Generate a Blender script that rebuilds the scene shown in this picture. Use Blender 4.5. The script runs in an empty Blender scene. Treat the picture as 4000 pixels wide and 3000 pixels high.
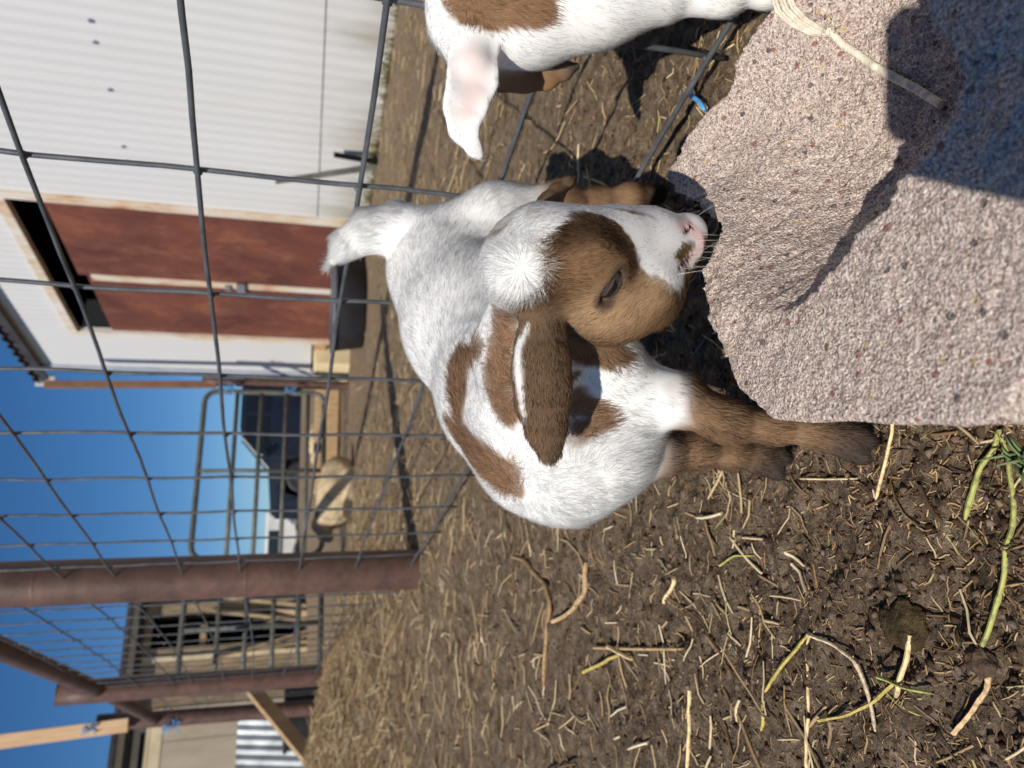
import bpy, bmesh, math, random
import numpy as np
from mathutils import Vector, Matrix
S = bpy.context.scene
COL = S.collection
rng = np.random.default_rng(7)
random.seed(7)

# ------------------------------------------------------------------ camera, sky, sun, exposure
H = 0.35                                        # lens height above the ground
FPX = 2776.0                                    # focal length in pixels of the 4000 x 3000 frame
PITCH, ROLL = math.radians(16.1), math.radians(1.65)
CAM = np.array([0.0, 0.0, H])
F_ = np.array([0, math.cos(PITCH), -math.sin(PITCH)])
U0 = np.array([0, math.sin(PITCH), math.cos(PITCH)])
R0 = np.array([1.0, 0, 0])
R_ = math.cos(ROLL) * R0 + math.sin(ROLL) * U0
U_ = math.cos(ROLL) * U0 - math.sin(ROLL) * R0
cam = bpy.data.cameras.new("camera")
camo = bpy.data.objects.new("camera", cam)
COL.objects.link(camo)
m = Matrix.Identity(4)
for i in range(3):
    m[i][0], m[i][1], m[i][2], m[i][3] = -U_[i], R_[i], -F_[i], CAM[i]   # the phone was held on its side
camo.matrix_world = m
cam.sensor_fit = 'HORIZONTAL'
cam.sensor_width = 36.0
cam.lens = FPX / 4000 * 36.0
cam.clip_start, cam.clip_end = 0.004, 20000
cam.dof.use_dof = True
cam.dof.focus_distance = 0.43
cam.dof.aperture_fstop = 10.0
S.camera = camo

SUN_AZ, SUN_EL = math.radians(30.5), math.radians(40)      # light travels this far right of straight ahead
LDIR = np.array([math.sin(SUN_AZ) * math.cos(SUN_EL), math.cos(SUN_AZ) * math.cos(SUN_EL), -math.sin(SUN_EL)])
W = bpy.data.worlds.new("World")
S.world = W
W.use_nodes = True
nt = W.node_tree
bg = nt.nodes['Background']
sky = nt.nodes.new('ShaderNodeTexSky')
sky.sky_type = 'NISHITA'
sky.sun_disc = False
sky.sun_elevation = SUN_EL
sky.sun_rotation = math.radians(180) + SUN_AZ
sky.altitude = 1200
sky.air_density = 1.0
sky.dust_density = 0.0
sky.ozone_density = 7.0
hs = nt.nodes.new('ShaderNodeHueSaturation')
hs.inputs['Saturation'].default_value = 1.15
nt.links.new(sky.outputs[0], hs.inputs['Color'])
nt.links.new(hs.outputs[0], bg.inputs[0])
bg.inputs[1].default_value = 0.080
sl = bpy.data.lights.new("sun", 'SUN')
sl.energy = 4.8
sl.angle = math.radians(0.53)
sl.color = (1.0, 0.945, 0.87)
slo = bpy.data.objects.new("sun", sl)
slo.rotation_euler = Vector(LDIR).to_track_quat('-Z', 'Y').to_euler()
COL.objects.link(slo)
S.view_settings.view_transform = 'Standard'
S.view_settings.look = 'None'
S.view_settings.exposure = 0.0
S.view_settings.gamma = 1.0
S.view_settings.use_curve_mapping = False
S.cycles.max_bounces = 8
S.cycles.diffuse_bounces = 4
S.cycles.transparent_max_bounces = 8

# ------------------------------------------------------------------ measuring helpers (photo pixel -> point in the place)
def ray(px, py):
    px, py = np.asarray(px, float), np.asarray(py, float)
    u, v = 1500 - py, px - 2000
    return F_ + R_ * (u / FPX)[..., None] - U_ * (v / FPX)[..., None]
def P(px, py, d):
    return CAM + ray(px, py) * np.asarray(d, float)[..., None]
def onz(px, py, z):
    r = ray(px, py)
    return CAM + r * ((np.asarray(z, float) - H) / r[..., 2])[..., None]
def depth(p):
    return (np.asarray(p) - CAM) @ F_

# ------------------------------------------------------------------ object helpers
def tag(o, label=None, cat=None, group=None, kind=None):
    if label: o['label'] = label
    if cat: o['category'] = cat
    if group: o['group'] = group
    if kind: o['kind'] = kind
    return o
def link(name, me, mat=None, parent=None):
    o = bpy.data.objects.new(name, me)
    COL.objects.link(o)
    if mat is not None: me.materials.append(mat)
    if parent is not None: o.parent = parent
    return o
def empty(name, loc=(0, 0, 0), rz=0.0):
    o = bpy.data.objects.new(name, None)
    o.empty_display_size = 0.05
    o.location = loc
    o.rotation_euler = (0, 0, rz)
    COL.objects.link(o)
    return o
def mesh_np(name, V, Fq, mat=None, parent=None, smooth=True):
    V = np.ascontiguousarray(V, dtype=np.float32); Fq = np.ascontiguousarray(Fq, dtype=np.int32)
    me = bpy.data.meshes.new(name)
    n, k = Fq.shape
    me.vertices.add(len(V)); me.vertices.foreach_set('co', V.ravel())
    me.loops.add(n * k); me.loops.foreach_set('vertex_index', Fq.ravel())
    me.polygons.add(n); me.polygons.foreach_set('loop_start', np.arange(0, n * k, k, dtype=np.int32))
    me.polygons.foreach_set('use_smooth', np.full(n, smooth))
    me.update(calc_edges=True)
    me.validate()
    return link(name, me, mat, parent)
class MB:
    """collects faces of one part, then links them as ONE mesh object"""
    def __init__(s): s.bm = bmesh.new()
    def box(s, c, size, rot=None, bev=0.0):
        M = Matrix.Translation(Vector(c)) @ (rot.to_4x4() if rot is not None else Matrix.Identity(4)) @ Matrix.Diagonal((*size, 1))
        g = bmesh.ops.create_cube(s.bm, size=1, matrix=M)
        if bev:
            es = list({e for v in g['verts'] for e in v.link_edges})
            bmesh.ops.bevel(s.bm, geom=es, offset=bev, segments=2, affect='EDGES', profile=0.5)
        return s
    def tube(s, pts, rad, n=12, cap=True, ring=None):
        pts = [Vector(p) for p in pts]
        rad = [rad] * len(pts) if np.isscalar(rad) else rad
        rings, prev = [], None
        for i, p in enumerate(pts):
            t = (pts[min(i + 1, len(pts) - 1)] - pts[max(i - 1, 0)]).normalized()
            if prev is None:
                a = Vector((0, 0, 1)) if abs(t.z) < 0.9 else Vector((1, 0, 0))
                prev = t.cross(a).normalized()
            x = (prev - t * prev.dot(t)).normalized(); y = t.cross(x); prev = x
            r = []
            for k in range(n):
                a = 2 * math.pi * k / n
                rr = rad[i] * (ring(i, a) if ring else 1)
                r.append(s.bm.verts.new(p + x * math.cos(a) * rr + y * math.sin(a) * rr))
            rings.append(r)
        for i in range(len(rings) - 1):
            for k in range(n):
                s.bm.faces.new((rings[i][k], rings[i][(k + 1) % n], rings[i + 1][(k + 1) % n], rings[i + 1][k]))
        if cap:
            s.bm.faces.new(rings[0][::-1]); s.bm.faces.new(rings[-1])
        return s
    def prism(s, prof, a, b, ax, ay):
        """profile (x, y) in the plane ax, ay swept from a to b"""
        a, b, ax, ay = Vector(a), Vector(b), Vector(ax), Vector(ay)
        v0 = [s.bm.verts.new(a + ax * x + ay * y) for x, y in prof]
        v1 = [s.bm.verts.new(b + ax * x + ay * y) for x, y in prof]
        n = len(prof)
        for i in range(n): s.bm.faces.new((v0[i], v0[(i + 1) % n], v1[(i + 1) % n], v1[i]))
        s.bm.faces.new(v0[::-1]); s.bm.faces.new(v1)
        return s
    def build(s, name, mat, parent=None, smooth=False, bev=0.0):
        bmesh.ops.recalc_face_normals(s.bm, faces=s.bm.faces)
        if bev:
            bmesh.ops.bevel(s.bm, geom=list(s.bm.edges), offset=bev, segments=2, affect='EDGES', profile=0.5)
        me = bpy.data.meshes.new(name)
        s.bm.to_mesh(me); s.bm.free()
        for p in me.polygons: p.use_smooth = smooth
        return link(name, me, mat, parent)

# ------------------------------------------------------------------ numpy noise
def _hash(ix, iy, iz, seed):
    h = (ix * 374761393 + iy * 668265263 + iz * 2147483647 + seed * 1274126177) & 0xffffffff
    h = ((h ^ (h >> 13)) * 1274126177) & 0xffffffff
    h = ((h ^ (h >> 16)) * 2246822519) & 0xffffffff
    return ((h ^ (h >> 15)) & 0xffffff).astype(np.float64) / 0xffffff
def noise3(p, seed=0):
    p = np.asarray(p, float)
    i = np.floor(p).astype(np.int64); f = p - i
    f = f * f * (3 - 2 * f)
    out = 0
    for dx in (0, 1):
        wx = f[..., 0] if dx else 1 - f[..., 0]
        for dy in (0, 1):
            wy = f[..., 1] if dy else 1 - f[..., 1]
            for dz in (0, 1):
                wz = f[..., 2] if dz else 1 - f[..., 2]
                out = out + wx * wy * wz * _hash(i[..., 0] + dx, i[..., 1] + dy, i[..., 2] + dz, seed)
    return out * 2 - 1
def noise2(x, y, seed=0):
    return noise3(np.stack([x, y, np.full_like(np.asarray(x, float), 0.5)], -1), seed)
def fbm2(x, y, seed=0, oct=4, gain=0.5):
    s, a = 0, 1
    for o in range(oct):
        s = s + a * noise2(x * 2 ** o, y * 2 ** o, seed + o); a *= gain
    return s

# ------------------------------------------------------------------ materials
def srgb(r, g, b):
    f = lambda c: (c / 255 / 12.92) if c / 255 <= 0.04045 else ((c / 255 + 0.055) / 1.055) ** 2.4
    return (f(r), f(g), f(b), 1)
class N:
    """small node-tree writer"""
    def __init__(s, name, rough=0.8, spec=0.3):
        s.m = bpy.data.materials.new(name); s.m.use_nodes = True
        s.t = s.m.node_tree; s.b = s.t.nodes['Principled BSDF']
        s.b.inputs['Roughness'].default_value = rough
        s.b.inputs['Specular IOR Level'].default_value = spec
    def new(s, k, **kw):
        n = s.t.nodes.new(k)
        for a, v in kw.items(): setattr(n, a, v)
        return n
    def put(s, sock, v):
        if hasattr(v, 'is_output'): s.t.links.new(v, sock)
        else: sock.default_value = v
    def coord(s, scale=(1, 1, 1), rot=(0, 0, 0)):
        c = s.new('ShaderNodeTexCoord'); mp = s.new('ShaderNodeMapping')
        mp.inputs['Scale'].default_value = scale; mp.inputs['Rotation'].default_value = rot
        s.t.links.new(c.outputs['Object'], mp.inputs[0]); return mp.outputs[0]
    def noise(s, scale, detail=4, rough=0.55, vec=None, dist=0.0):
        n = s.new('ShaderNodeTexNoise'); n.inputs['Scale'].default_value = scale
        n.inputs['Detail'].default_value = detail; n.inputs['Roughness'].default_value = rough; n.inputs['Distortion'].default_value = dist
        s.t.links.new(vec if vec is not None else s.coord(), n.inputs['Vector']); return n.outputs[0]
    def voro(s, scale, vec=None, feature='F1', out='Distance', rand=1.0):
        n = s.new('ShaderNodeTexVoronoi', feature=feature); n.inputs['Scale'].default_value = scale
        n.inputs['Randomness'].default_value = rand
        s.t.links.new(vec if vec is not None else s.coord(), n.inputs['Vector']); return n.outputs[out]
    def ramp(s, fac, stops, interp='LINEAR'):
        r = s.new('ShaderNodeValToRGB'); r.color_ramp.interpolation = interp
        e = r.color_ramp.elements
        while len(e) < len(stops): e.new(0.5)
        for el, (p, c) in zip(e, stops):
            el.position = p; el.color = c if len(c) == 4 else (*c, 1)
        s.t.links.new(fac, r.inputs[0]); return r.outputs[0]
    def mix(s, fac, a, b, mode='MIX'):
        n = s.new('ShaderNodeMix', data_type='RGBA', blend_type=mode)
        s.put(n.inputs[0], fac); s.put(n.inputs[6], a); s.put(n.inputs[7], b); return n.outputs[2]
    def math(s, op, a, b=0.0):
        n = s.new('ShaderNodeMath', operation=op); s.put(n.inputs[0], a); s.put(n.inputs[1], b); return n.outputs[0]
    def attr(s, name, out='Color'):
        n = s.new('ShaderNodeAttribute', attribute_name=name); return n.outputs[out]
    def color(s, c): s.put(s.b.inputs['Base Color'], c); return s
    def rough(s, c): s.put(s.b.inputs['Roughness'], c); return s
    def bump(s, h, strength=0.5, dist=0.01):
        n = s.new('ShaderNodeBump'); n.inputs['Strength'].default_value = strength; n.inputs['Distance'].default_value = dist
        s.t.links.new(h, n.inputs['Height']); s.t.links.new(n.outputs[0], s.b.inputs['Normal']); return s
def g4(v): return (v, v, v, 1)
def mottled(name, c1, c2, scale=6, rough=0.8, spec=0.3, bump=0.2, bscale=40, bdist=0.003, metal=0.0, stretch=(1, 1, 1)):
    n = N(name, rough, spec)
    v = n.coord(stretch)
    a = n.noise(scale, 6, 0.65, v)
    n.color(n.ramp(a, [(0.32, c1), (0.68, c2)]))
    n.bump(n.noise(bscale, 4, 0.6, v), bump, bdist)
    n.b.inputs['Metallic'].default_value = metal
    return n.m
M = {}
M['pipe'] = mottled('rusty_pipe_paint', srgb(72, 53, 46), srgb(106, 78, 66), 11, 0.55, 0.4, 0.4, 45, 0.003)
M['wire'] = mottled('galvanised_wire', srgb(72, 74, 76), srgb(108, 110, 112), 30, 0.5, 0.5, 0.2, 200, 0.0005, 0.35)
M['black'] = mottled('black_rubber', srgb(30, 30, 33), srgb(46, 46, 50), 8, 0.6, 0.4, 0.2, 50, 0.002)
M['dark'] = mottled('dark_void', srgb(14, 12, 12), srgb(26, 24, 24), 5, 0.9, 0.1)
M['cream'] = mottled('cream_block', srgb(206, 186, 146), srgb(226, 208, 168), 6, 0.9, 0.2, 0.3, 80, 0.003)
M['wood'] = mottled('new_lumber', srgb(206, 164, 120), srgb(234, 200, 160), 5, 0.7, 0.2, 0.15, 60, 0.001, 0, (14, 14, 1))
M['oldwood'] = mottled('weathered_board', srgb(150, 122, 88), srgb(188, 160, 122), 4, 0.85, 0.2, 0.3, 60, 0.002, 0, (9, 9, 1))
M['gate'] = mottled('dull_green_gate_pipe', srgb(70, 72, 66), srgb(104, 104, 94), 14, 0.5, 0.4)
M['twine'] = mottled('blue_twine', srgb(60, 130, 190), srgb(110, 175, 220), 60, 0.6, 0.3)

# ------------------------------------------------------------------ ground
def g_large(x, y):
    z = 0.26 * np.exp(-(((x + 1.85) / 0.74) ** 2 + ((y - 3.15) / 0.85) ** 2) / 2)
    z = z + 0.10 * np.exp(-(((x + 3.2) / 1.2) ** 2 + ((y - 4.2) / 1.2) ** 2) / 2)
    t = np.clip((y - 8.2) / 4.5, 0, 1)
    t3 = np.clip((y - 12.6) / 3.5, 0, 1)
    z = z + 0.43 * t * t * (3 - 2 * t) - 0.42 * t3 * t3 * (3 - 2 * t3)
    r = np.hypot(x, y)
    z = z + np.clip(1.4 - 0.25 * r, 0, 1) * (0.0045 * noise2(x * 13, y * 13, 41) - 0.010 * np.clip(noise2(x * 8, y * 8, 42) - 0.3, 0, 1))
    z = z + 0.012 * fbm2(x * 1.7, y * 1.7, 11, 3) * np.clip(r, 0.15, 1.0)
    return z
def g_micro(x, y):
    r = np.hypot(x, y)
    a = np.clip(1.6 - 0.35 * r, 0.0, 1.0)
    n = fbm2(x * 26, y * 26, 21, 4, 0.6)
    c = np.abs(noise2(x * 60, y * 60, 31)) + 0.5 * np.abs(noise2(x * 140, y * 140, 32))
    pits = np.clip(noise2(x * 42, y * 42, 35) - 0.35, 0, 1)
    return a * (0.0060 * n + 0.0058 * (c - 0.5) - 0.020 * pits)
def g(x, y):
    x, y = np.asarray(x, float), np.asarray(y, float)
    return g_large(x, y) + g_micro(x, y)
th = np.concatenate([np.linspace(-180, -52, 40)[:-1], np.linspace(-52, 52, 330)[:-1], np.linspace(52, 180, 40)])
th = np.radians(th)
rr = [0.12]
while rr[-1] < 14: rr.append(rr[-1] * (1.0042 if rr[-1] < 2.6 else 1.012))
while rr[-1] < 9000: rr.append(rr[-1] * 1.15)
rr = np.array(rr)
TT, RR = np.meshgrid(th, rr)
GX, GY = RR * np.sin(TT), RR * np.cos(TT)
GV = np.stack([GX, GY, g(GX, GY)], -1).reshape(-1, 3)
nT, nR = len(th), len(rr)
ii, jj = np.meshgrid(np.arange(nR - 1), np.arange(nT - 1), indexing='ij')
q0 = (ii * nT + jj).ravel()
GF = np.stack([q0, q0 + 1, q0 + nT + 1, q0 + nT], 1)[:, ::-1]
c0 = len(GV)
GV = np.vstack([GV, [[0, 0, 0.0]]])
n = N('trampled_soil', 0.95, 0.15)
v = n.coord()
sep = n.new('ShaderNodeSeparateXYZ'); n.t.links.new(v, sep.inputs[0])
big = n.noise(2.2, 5, 0.6)
dry = n.math('ADD', n.math('MULTIPLY', sep.outputs[1], 0.72), n.math('MULTIPLY', sep.outputs[0], 0.35))
dry = n.math('ADD', n.math('SUBTRACT', dry, 0.32), n.math('MULTIPLY', n.math('SUBTRACT', big, 0.5), 0.7))
dryc = n.new('ShaderNodeClamp'); n.t.links.new(dry, dryc.inputs[0])
fine = n.noise(55, 8, 0.72)
grain = n.noise(420, 3, 0.7)
wet = n.ramp(fine, [(0.32, srgb(68, 55, 44)), (0.50, srgb(128, 110, 90)), (0.68, srgb(170, 150, 126))])
tan = n.ramp(fine, [(0.28, srgb(104, 88, 70)), (0.55, srgb(154, 134, 108)), (0.75, srgb(186, 164, 134))])
c = n.mix(dryc.outputs[0], wet, tan)
c = n.mix(n.ramp(grain, [(0.35, g4(0)), (0.62, g4(1))]), n.mix(0.45, c, srgb(40, 30, 24)), c)
peb = n.voro(130, out='Color'); pebd = n.voro(130)
sepc = n.new('ShaderNodeSeparateColor'); n.t.links.new(peb, sepc.inputs[0])
pm = n.math('MULTIPLY', n.math('LESS_THAN', pebd, 0.28), n.math('GREATER_THAN', sepc.outputs[0], 0.86))
c = n.mix(n.math('MULTIPLY', pm, 0.8), c, n.ramp(sepc.outputs[1], [(0, srgb(120, 96, 84)), (0.5, srgb(170, 140, 112)), (1, srgb(128, 120, 112))]))
n.color(c)
n.bump(n.math('ADD', n.noise(90, 8, 0.7), n.math('MULTIPLY', n.noise(330, 4, 0.7), 0.7)), 0.95, 0.009)
M['soil'] = n.m
ground = mesh_np('ground', GV, GF, n.m)
tag(ground, kind='structure')

# ------------------------------------------------------------------ straw and chaff
def straw_mesh(name, n, area, lo, hi, wlo, whi, pal, mat, curve=0.25, lift=0.35, seed=1):
    r = np.random.default_rng(seed)
    x, y = area(r, n)
    n = len(x)
    L = r.uniform(lo, hi, n) * (0.6 + r.random(n) ** 2); Wd = r.uniform(wlo, whi, n)
    a = r.uniform(0, 2 * np.pi, n); bend = r.normal(0, curve, n)
    tilt = np.abs(r.normal(0, lift, n))
    K = 4
    V = np.zeros((n, K, 4, 3)); 
    for k in range(K):
        s = k / (K - 1) - 0.5
        ang = a + bend * s * 2
        cx = x + np.cos(a) * L * s - np.sin(a) * bend * L * (s * s)
        cy = y + np.sin(a) * L * s + np.cos(a) * bend * L * (s * s)
        zz = g(cx, cy) * 0.75 + g(x, y) * 0.25 + Wd * 0.35 + np.maximum(0, s + 0.5) * L * np.sin(tilt) * 0.5
        nx, ny = -np.sin(ang), np.cos(ang)
        w = Wd * (1 - 0.3 * (k == K - 1))
        V[:, k, 0] = np.stack([cx - nx * w / 2, cy - ny * w / 2, zz], -1)
        V[:, k, 1] = np.stack([cx, cy, zz + w * 0.4], -1)
        V[:, k, 2] = np.stack([cx + nx * w / 2, cy + ny * w / 2, zz], -1)
        V[:, k, 3] = np.stack([cx, cy, zz - w * 0.4], -1)
    base = np.arange(n)[:, None] * (K * 4)
    Fs = []
    for k in range(K - 1):
        for j in range(4):
            Fs.append(np.stack([base[:, 0] + k * 4 + j, base[:, 0] + k * 4 + (j + 1) % 4, base[:, 0] + (k + 1) * 4 + (j + 1) % 4, base[:, 0] + (k + 1) * 4 + j], 1))
    Fs = np.concatenate(Fs)
    o = mesh_np(name, V.reshape(-1, 3), Fs, mat)
    pal = np.array(pal)
    c = pal[r.integers(0, len(pal), n)] * r.uniform(0.78, 1.22, n)[:, None]
    cc = np.repeat(np.concatenate([c, np.ones((n, 1))], 1), K * 4, 0).astype(np.float32)
    at = o.data.color_attributes.new('tint', 'FLOAT_COLOR', 'POINT')
    at.data.foreach_set('color', cc.ravel())
    return o
n = N('dry_straw', 0.7, 0.25)
v = n.coord()
n.color(n.mix(n.ramp(n.noise(300, 3, 0.6), [(0.35, g4(0)), (0.7, g4(1))]), n.mix(1.0, n.attr('tint'), g4(0.72), 'MULTIPLY'), n.attr('tint')))
M['straw'] = n.m
PAL = [srgb(202, 178, 134)[:3], srgb(184, 156, 116)[:3], srgb(222, 202, 162)[:3], srgb(160, 132, 96)[:3], srgb(136, 110, 80)[:3], srgb(184, 172, 118)[:3]]
PALD = [srgb(150, 120, 84)[:3], srgb(122, 96, 68)[:3], srgb(176, 146, 104)[:3], srgb(98, 76, 56)[:3]]
PALH = [srgb(176, 150, 110)[:3], srgb(150, 124, 90)[:3], srgb(190, 166, 126)[:3], srgb(126, 102, 74)[:3], srgb(110, 88, 66)[:3]]
def keep_far(r, x, y): return r.random(len(x)) < np.clip((np.hypot(x, y) - 0.8) / 1.6, 0, 1) * (0.35 + 0.9 * (fbm2(x * 2.0, y * 2.0, 78, 3) * 0.5 + 0.5))
def area_polar(r0, r1, a0, a1, keep=None):
    def f(r, n):
        rad = np.exp(r.uniform(np.log(r0), np.log(r1), n)); a = np.radians(r.uniform(a0, a1, n))
        x, y = rad * np.sin(a), rad * np.cos(a)
        if keep is not None:
            k = keep(r, x, y); x, y = x[k], y[k]
        return x, y
    return f
def keep_straw(r, x, y):        # thick on the heap and along the fence, thin on the trampled soil close by
    dn = 0.16 + 0.9 * np.exp(-(((x + 1.6) / 0.9) ** 2 + ((y - 2.7) / 1.0) ** 2) / 2) + 0.5 * np.clip((x + 0.54 * y - 0.45) / 0.3, 0, 1) + 0.25 * np.clip(y - 1.0, 0, 1)
    dn = dn + 1.3 * np.exp(-(((x - 0.27) / 0.06) ** 2 + ((y - 0.56) / 0.09) ** 2) / 2)
    dn = dn * (0.45 + 0.9 * (fbm2(x * 3.5, y * 3.5, 77, 3) * 0.5 + 0.5))
    return r.random(len(x)) < dn
so = straw_mesh('straw_litter', 6500, area_polar(0.24, 5.5, -46, 38, keep_straw), 0.008, 0.036, 0.0006, 0.0022, PAL + PAL + PALD, M['straw'], 0.07, 0.16, 3)
tag(so, 'broken pieces of dry straw littering the dark soil', None, None, 'stuff')
po = straw_mesh('pale_straw', 1700, area_polar(0.45, 2.6, -46, 20, lambda r, x, y: r.random(len(x)) < (0.35 + 0.65 * np.clip((np.hypot(x, y) - 0.4) / 0.8, 0, 1)) * (x + 0.54 * y < 0.62)), 0.014, 0.05, 0.0012, 0.0034, [srgb(214, 192, 152)[:3], srgb(196, 170, 128)[:3], srgb(228, 210, 174)[:3], srgb(176, 150, 112)[:3]], M['straw'], 0.06, 0.2, 9)
tag(po, 'pale broken straw strewn over the trampled soil between goat kid and posts', None, None, 'stuff')
co = straw_mesh('chaff', 20000, area_polar(0.22, 3.2, -46, 38), 0.002, 0.009, 0.0005, 0.0014, PALD + PALD + PAL[:2], M['straw'], 0.2, 0.3, 4)
tag(co, 'fine chaff and crumbs worked into the soil', None, None, 'stuff')
heap = straw_mesh('hay_heap', 14000, lambda r, n: (r.normal(-1.75, 0.62, n), r.normal(3.0, 0.7, n)), 0.03, 0.12, 0.0016, 0.0042, PALH + PAL[:4], M['straw'], 0.4, 0.4, 5)
tag(heap, 'loose heap of dry straw piled against the pipe posts', None, None, 'stuff')
far = straw_mesh('far_straw_litter', 10000, area_polar(0.8, 12, -42, 32, keep_far), 0.02, 0.09, 0.0016, 0.0045, PALH + PAL[:3] + PALD[:2], M['straw'], 0.3, 0.15, 6)
tag(far, 'old straw trodden into the yard beyond the wire fence', None, None, 'stuff')

# crumbs of earth and small stones
def crumbs(name, n, area, lo, hi, pal, mat, seed):
    r = np.random.default_rng(seed)
    x, y = area(r, n); n = len(x)
    base = np.array([[1, 0, 0], [-1, 0, 0], [0, 1, 0], [0, -1, 0], [0, 0, 1], [0, 0, -1]], float)
    tri = np.array([[0, 2, 4], [2, 1, 4], [1, 3, 4], [3, 0, 4], [2, 0, 5], [1, 2, 5], [3, 1, 5], [0, 3, 5]])
    sz = lo * (hi / lo) ** (r.random(n) ** 2.2)
    a = r.uniform(0, 6.28, n)
    V = base[None] * r.uniform(0.55, 1.2, (n, 6, 1)) + r.normal(0, 0.16, (n, 6, 3))
    V = V * sz[:, None, None] * np.array([1, 1, 0.75])
    V = np.stack([V[..., 0] * np.cos(a)[:, None] - V[..., 1] * np.sin(a)[:, None], V[..., 0] * np.sin(a)[:, None] + V[..., 1] * np.cos(a)[:, None], V[..., 2]], -1)
    V = V + np.stack([x, y, g(x, y) + sz * 0.25], -1)[:, None]
    F3 = (tri[None] + (np.arange(n) * 6)[:, None, None]).reshape(-1, 3)
    o = mesh_np(name, V.reshape(-1, 3), F3, mat)
    pal = np.array(pal); c = pal[r.integers(0, len(pal), n)] * r.uniform(0.7, 1.2, n)[:, None]
    at = o.data.color_attributes.new('tint', 'FLOAT_COLOR', 'POINT')
    at.data.foreach_set('color', np.repeat(np.concatenate([c, np.ones((n, 1))], 1), 6, 0).astype(np.float32).ravel())
    return o
n = N('earth_crumb', 0.95, 0.1); n.color(n.attr('tint')); n.bump(n.noise(500, 4, 0.7), 0.8, 0.002); M['crumb'] = n.m
PALE = [srgb(132, 114, 92)[:3], srgb(118, 98, 80)[:3], srgb(86, 68, 52)[:3], srgb(70, 54, 42)[:3], srgb(104, 84, 66)[:3], srgb(60, 46, 36)[:3], srgb(118, 98, 78)[:3], srgb(80, 62, 48)[:3], srgb(96, 76, 64)[:3], srgb(126, 108, 96)[:3]]
cr_ = crumbs('soil_crumbs', 26000, area_polar(0.2, 3.0, -46, 38), 0.0008, 0.0042, PALE, M['crumb'], 12)
tag(cr_, 'crumbs of dark earth and tiny stones on the trampled soil', None, None, 'stuff')
# thin weeds along the foot of the shed wall
wb = MB(); rw = random.Random(4)
for k in range(240):
    f_ = min(1, max(0, rw.choice((0.12, 0.3, 0.36, 0.62, 0.7, 0.93)) + rw.gauss(0, 0.05))); bx = 1.05 + 0.75 * f_ + rw.gauss(0, 0.02) - 0.03; by = 4.62 - 1.55 * f_ + rw.gauss(0, 0.03)
    a = rw.uniform(0, 6.28); L = rw.uniform(0.02, 0.07); z0 = float(g_large(bx, by))
    d = Vector((math.cos(a), math.sin(a), 0))
    p0 = Vector((bx, by, z0))
    wb.tube([p0, p0 + d * L * 0.25 + Vector((0, 0, L * 0.6)), p0 + d * L * 0.6 + Vector((0, 0, L * 0.85))], [0.003, 0.0025, 0.0008], 4)
tag(wb.build('weeds', mottled('dull_weed', srgb(92, 94, 62), srgb(136, 128, 90), 20, 0.8, 0.2), None, True), 'thin green weeds along the foot of the shed wall', None, None, 'stuff')

# individual stems that stand out near the camera
def stem(name, label, cat, pts, width, col, flat=0.6, tipsplit=False, zoff=0.0):
    px = np.array(pts, float)
    t = np.linspace(0, 1, len(px)); tt = np.linspace(0, 1, max(6, 5 * len(px)))
    q = np.stack([np.interp(tt, t, px[:, 0]), np.interp(tt, t, px[:, 1])], 1)
    for _ in range(2): q[1:-1] = (q[:-2] + 2 * q[1:-1] + q[2:]) / 4
    w3 = onz(q[:, 0], q[:, 1], np.full(len(q), 0.004))
    rad = width / FPX * depth(w3) / 2
    zz = g_large(w3[:, 0], w3[:, 1]) + 0.6 * g_micro(w3[:, 0], w3[:, 1])
    for _ in range(3): zz[1:-1] = (zz[:-2] + 2 * zz[1:-1] + zz[2:]) / 4
    w3[:, 2] = zz + rad * 0.55 + 0.0012 + zoff
    rad = rad * (1 + 0.10 * np.array([noise2(np.array([i * 1.7]), np.array([width]), 5)[0] for i in range(len(rad))]))
    rad = rad * (1 + 0.22 * (np.random.default_rng(len(pts)).random(len(rad)) > 0.88))
    rad[-1] *= 0.6
    n_ = N(name + '_skin', 0.65, 0.3)
    k = np.array(col[:3])
    n_.color(n_.mix(n_.ramp(n_.noise(170, 6, 0.8), [(0.38, g4(0)), (0.55, g4(1))]), (*(k * 0.5), 1), (*np.clip(k * 1.08, 0, 1), 1)))
    n_.bump(n_.noise(260, 3), 0.3, 0.001)
    o = MB().tube(w3, list(rad), 7, True, lambda i, a: 1 - (1 - flat) * abs(math.cos(a)) * 0.7).build(name, n_.m, None, False)
    return tag(o, label, cat, 'dry stems lying on the soil')
G_, Y_, T_, B_ = srgb(172, 172, 98), srgb(196, 176, 96), srgb(232, 204, 152), srgb(150, 122, 88)
stem('green_stem', 'long yellow-green stem lying straight beyond the corner of the concrete block', 'stem', [(3881, 1680), (3927, 1811), (3944, 1937), (3940, 2072), (3910, 2233), (3868, 2385), (3818, 2545)], 24, G_)
stem('green_stem', 'short yellow-green stem bent back from the top of the long green one', 'stem', [(3874, 1690), (3840, 1760), (3793, 1853), (3750, 2030)], 24, G_)
stem('straw_stem', 'pale spotted straw sticking out from under the concrete block beside the hoof', 'straw', [(3472, 1640), (3446, 1769), (3396, 1954)], 17, T_)
stem('straw_stem', 'short cream straw lying straight in front of the rear front hoof', 'straw', [(3100, 1870), (3200, 1872), (3320, 1870)], 13, T_)
stem('bark_twig', 'dark brown bark twig between the hooves and the green stems', 'twig', [(3573, 1900), (3620, 1980), (3666, 2039)], 26, srgb(98, 76, 60))
stem('straw_stem', 'long yellow straw curving away from the dung clod with a frayed end', 'straw', [(3151, 2478), (3058, 2579), (2991, 2706), (2940, 2857)], 17, Y_)
stem('straw_stem', 'straight thin straw running beside the curved yellow one', 'straw', [(3151, 2486), (3150, 2630), (3143, 2781)], 14, T_)
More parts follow.
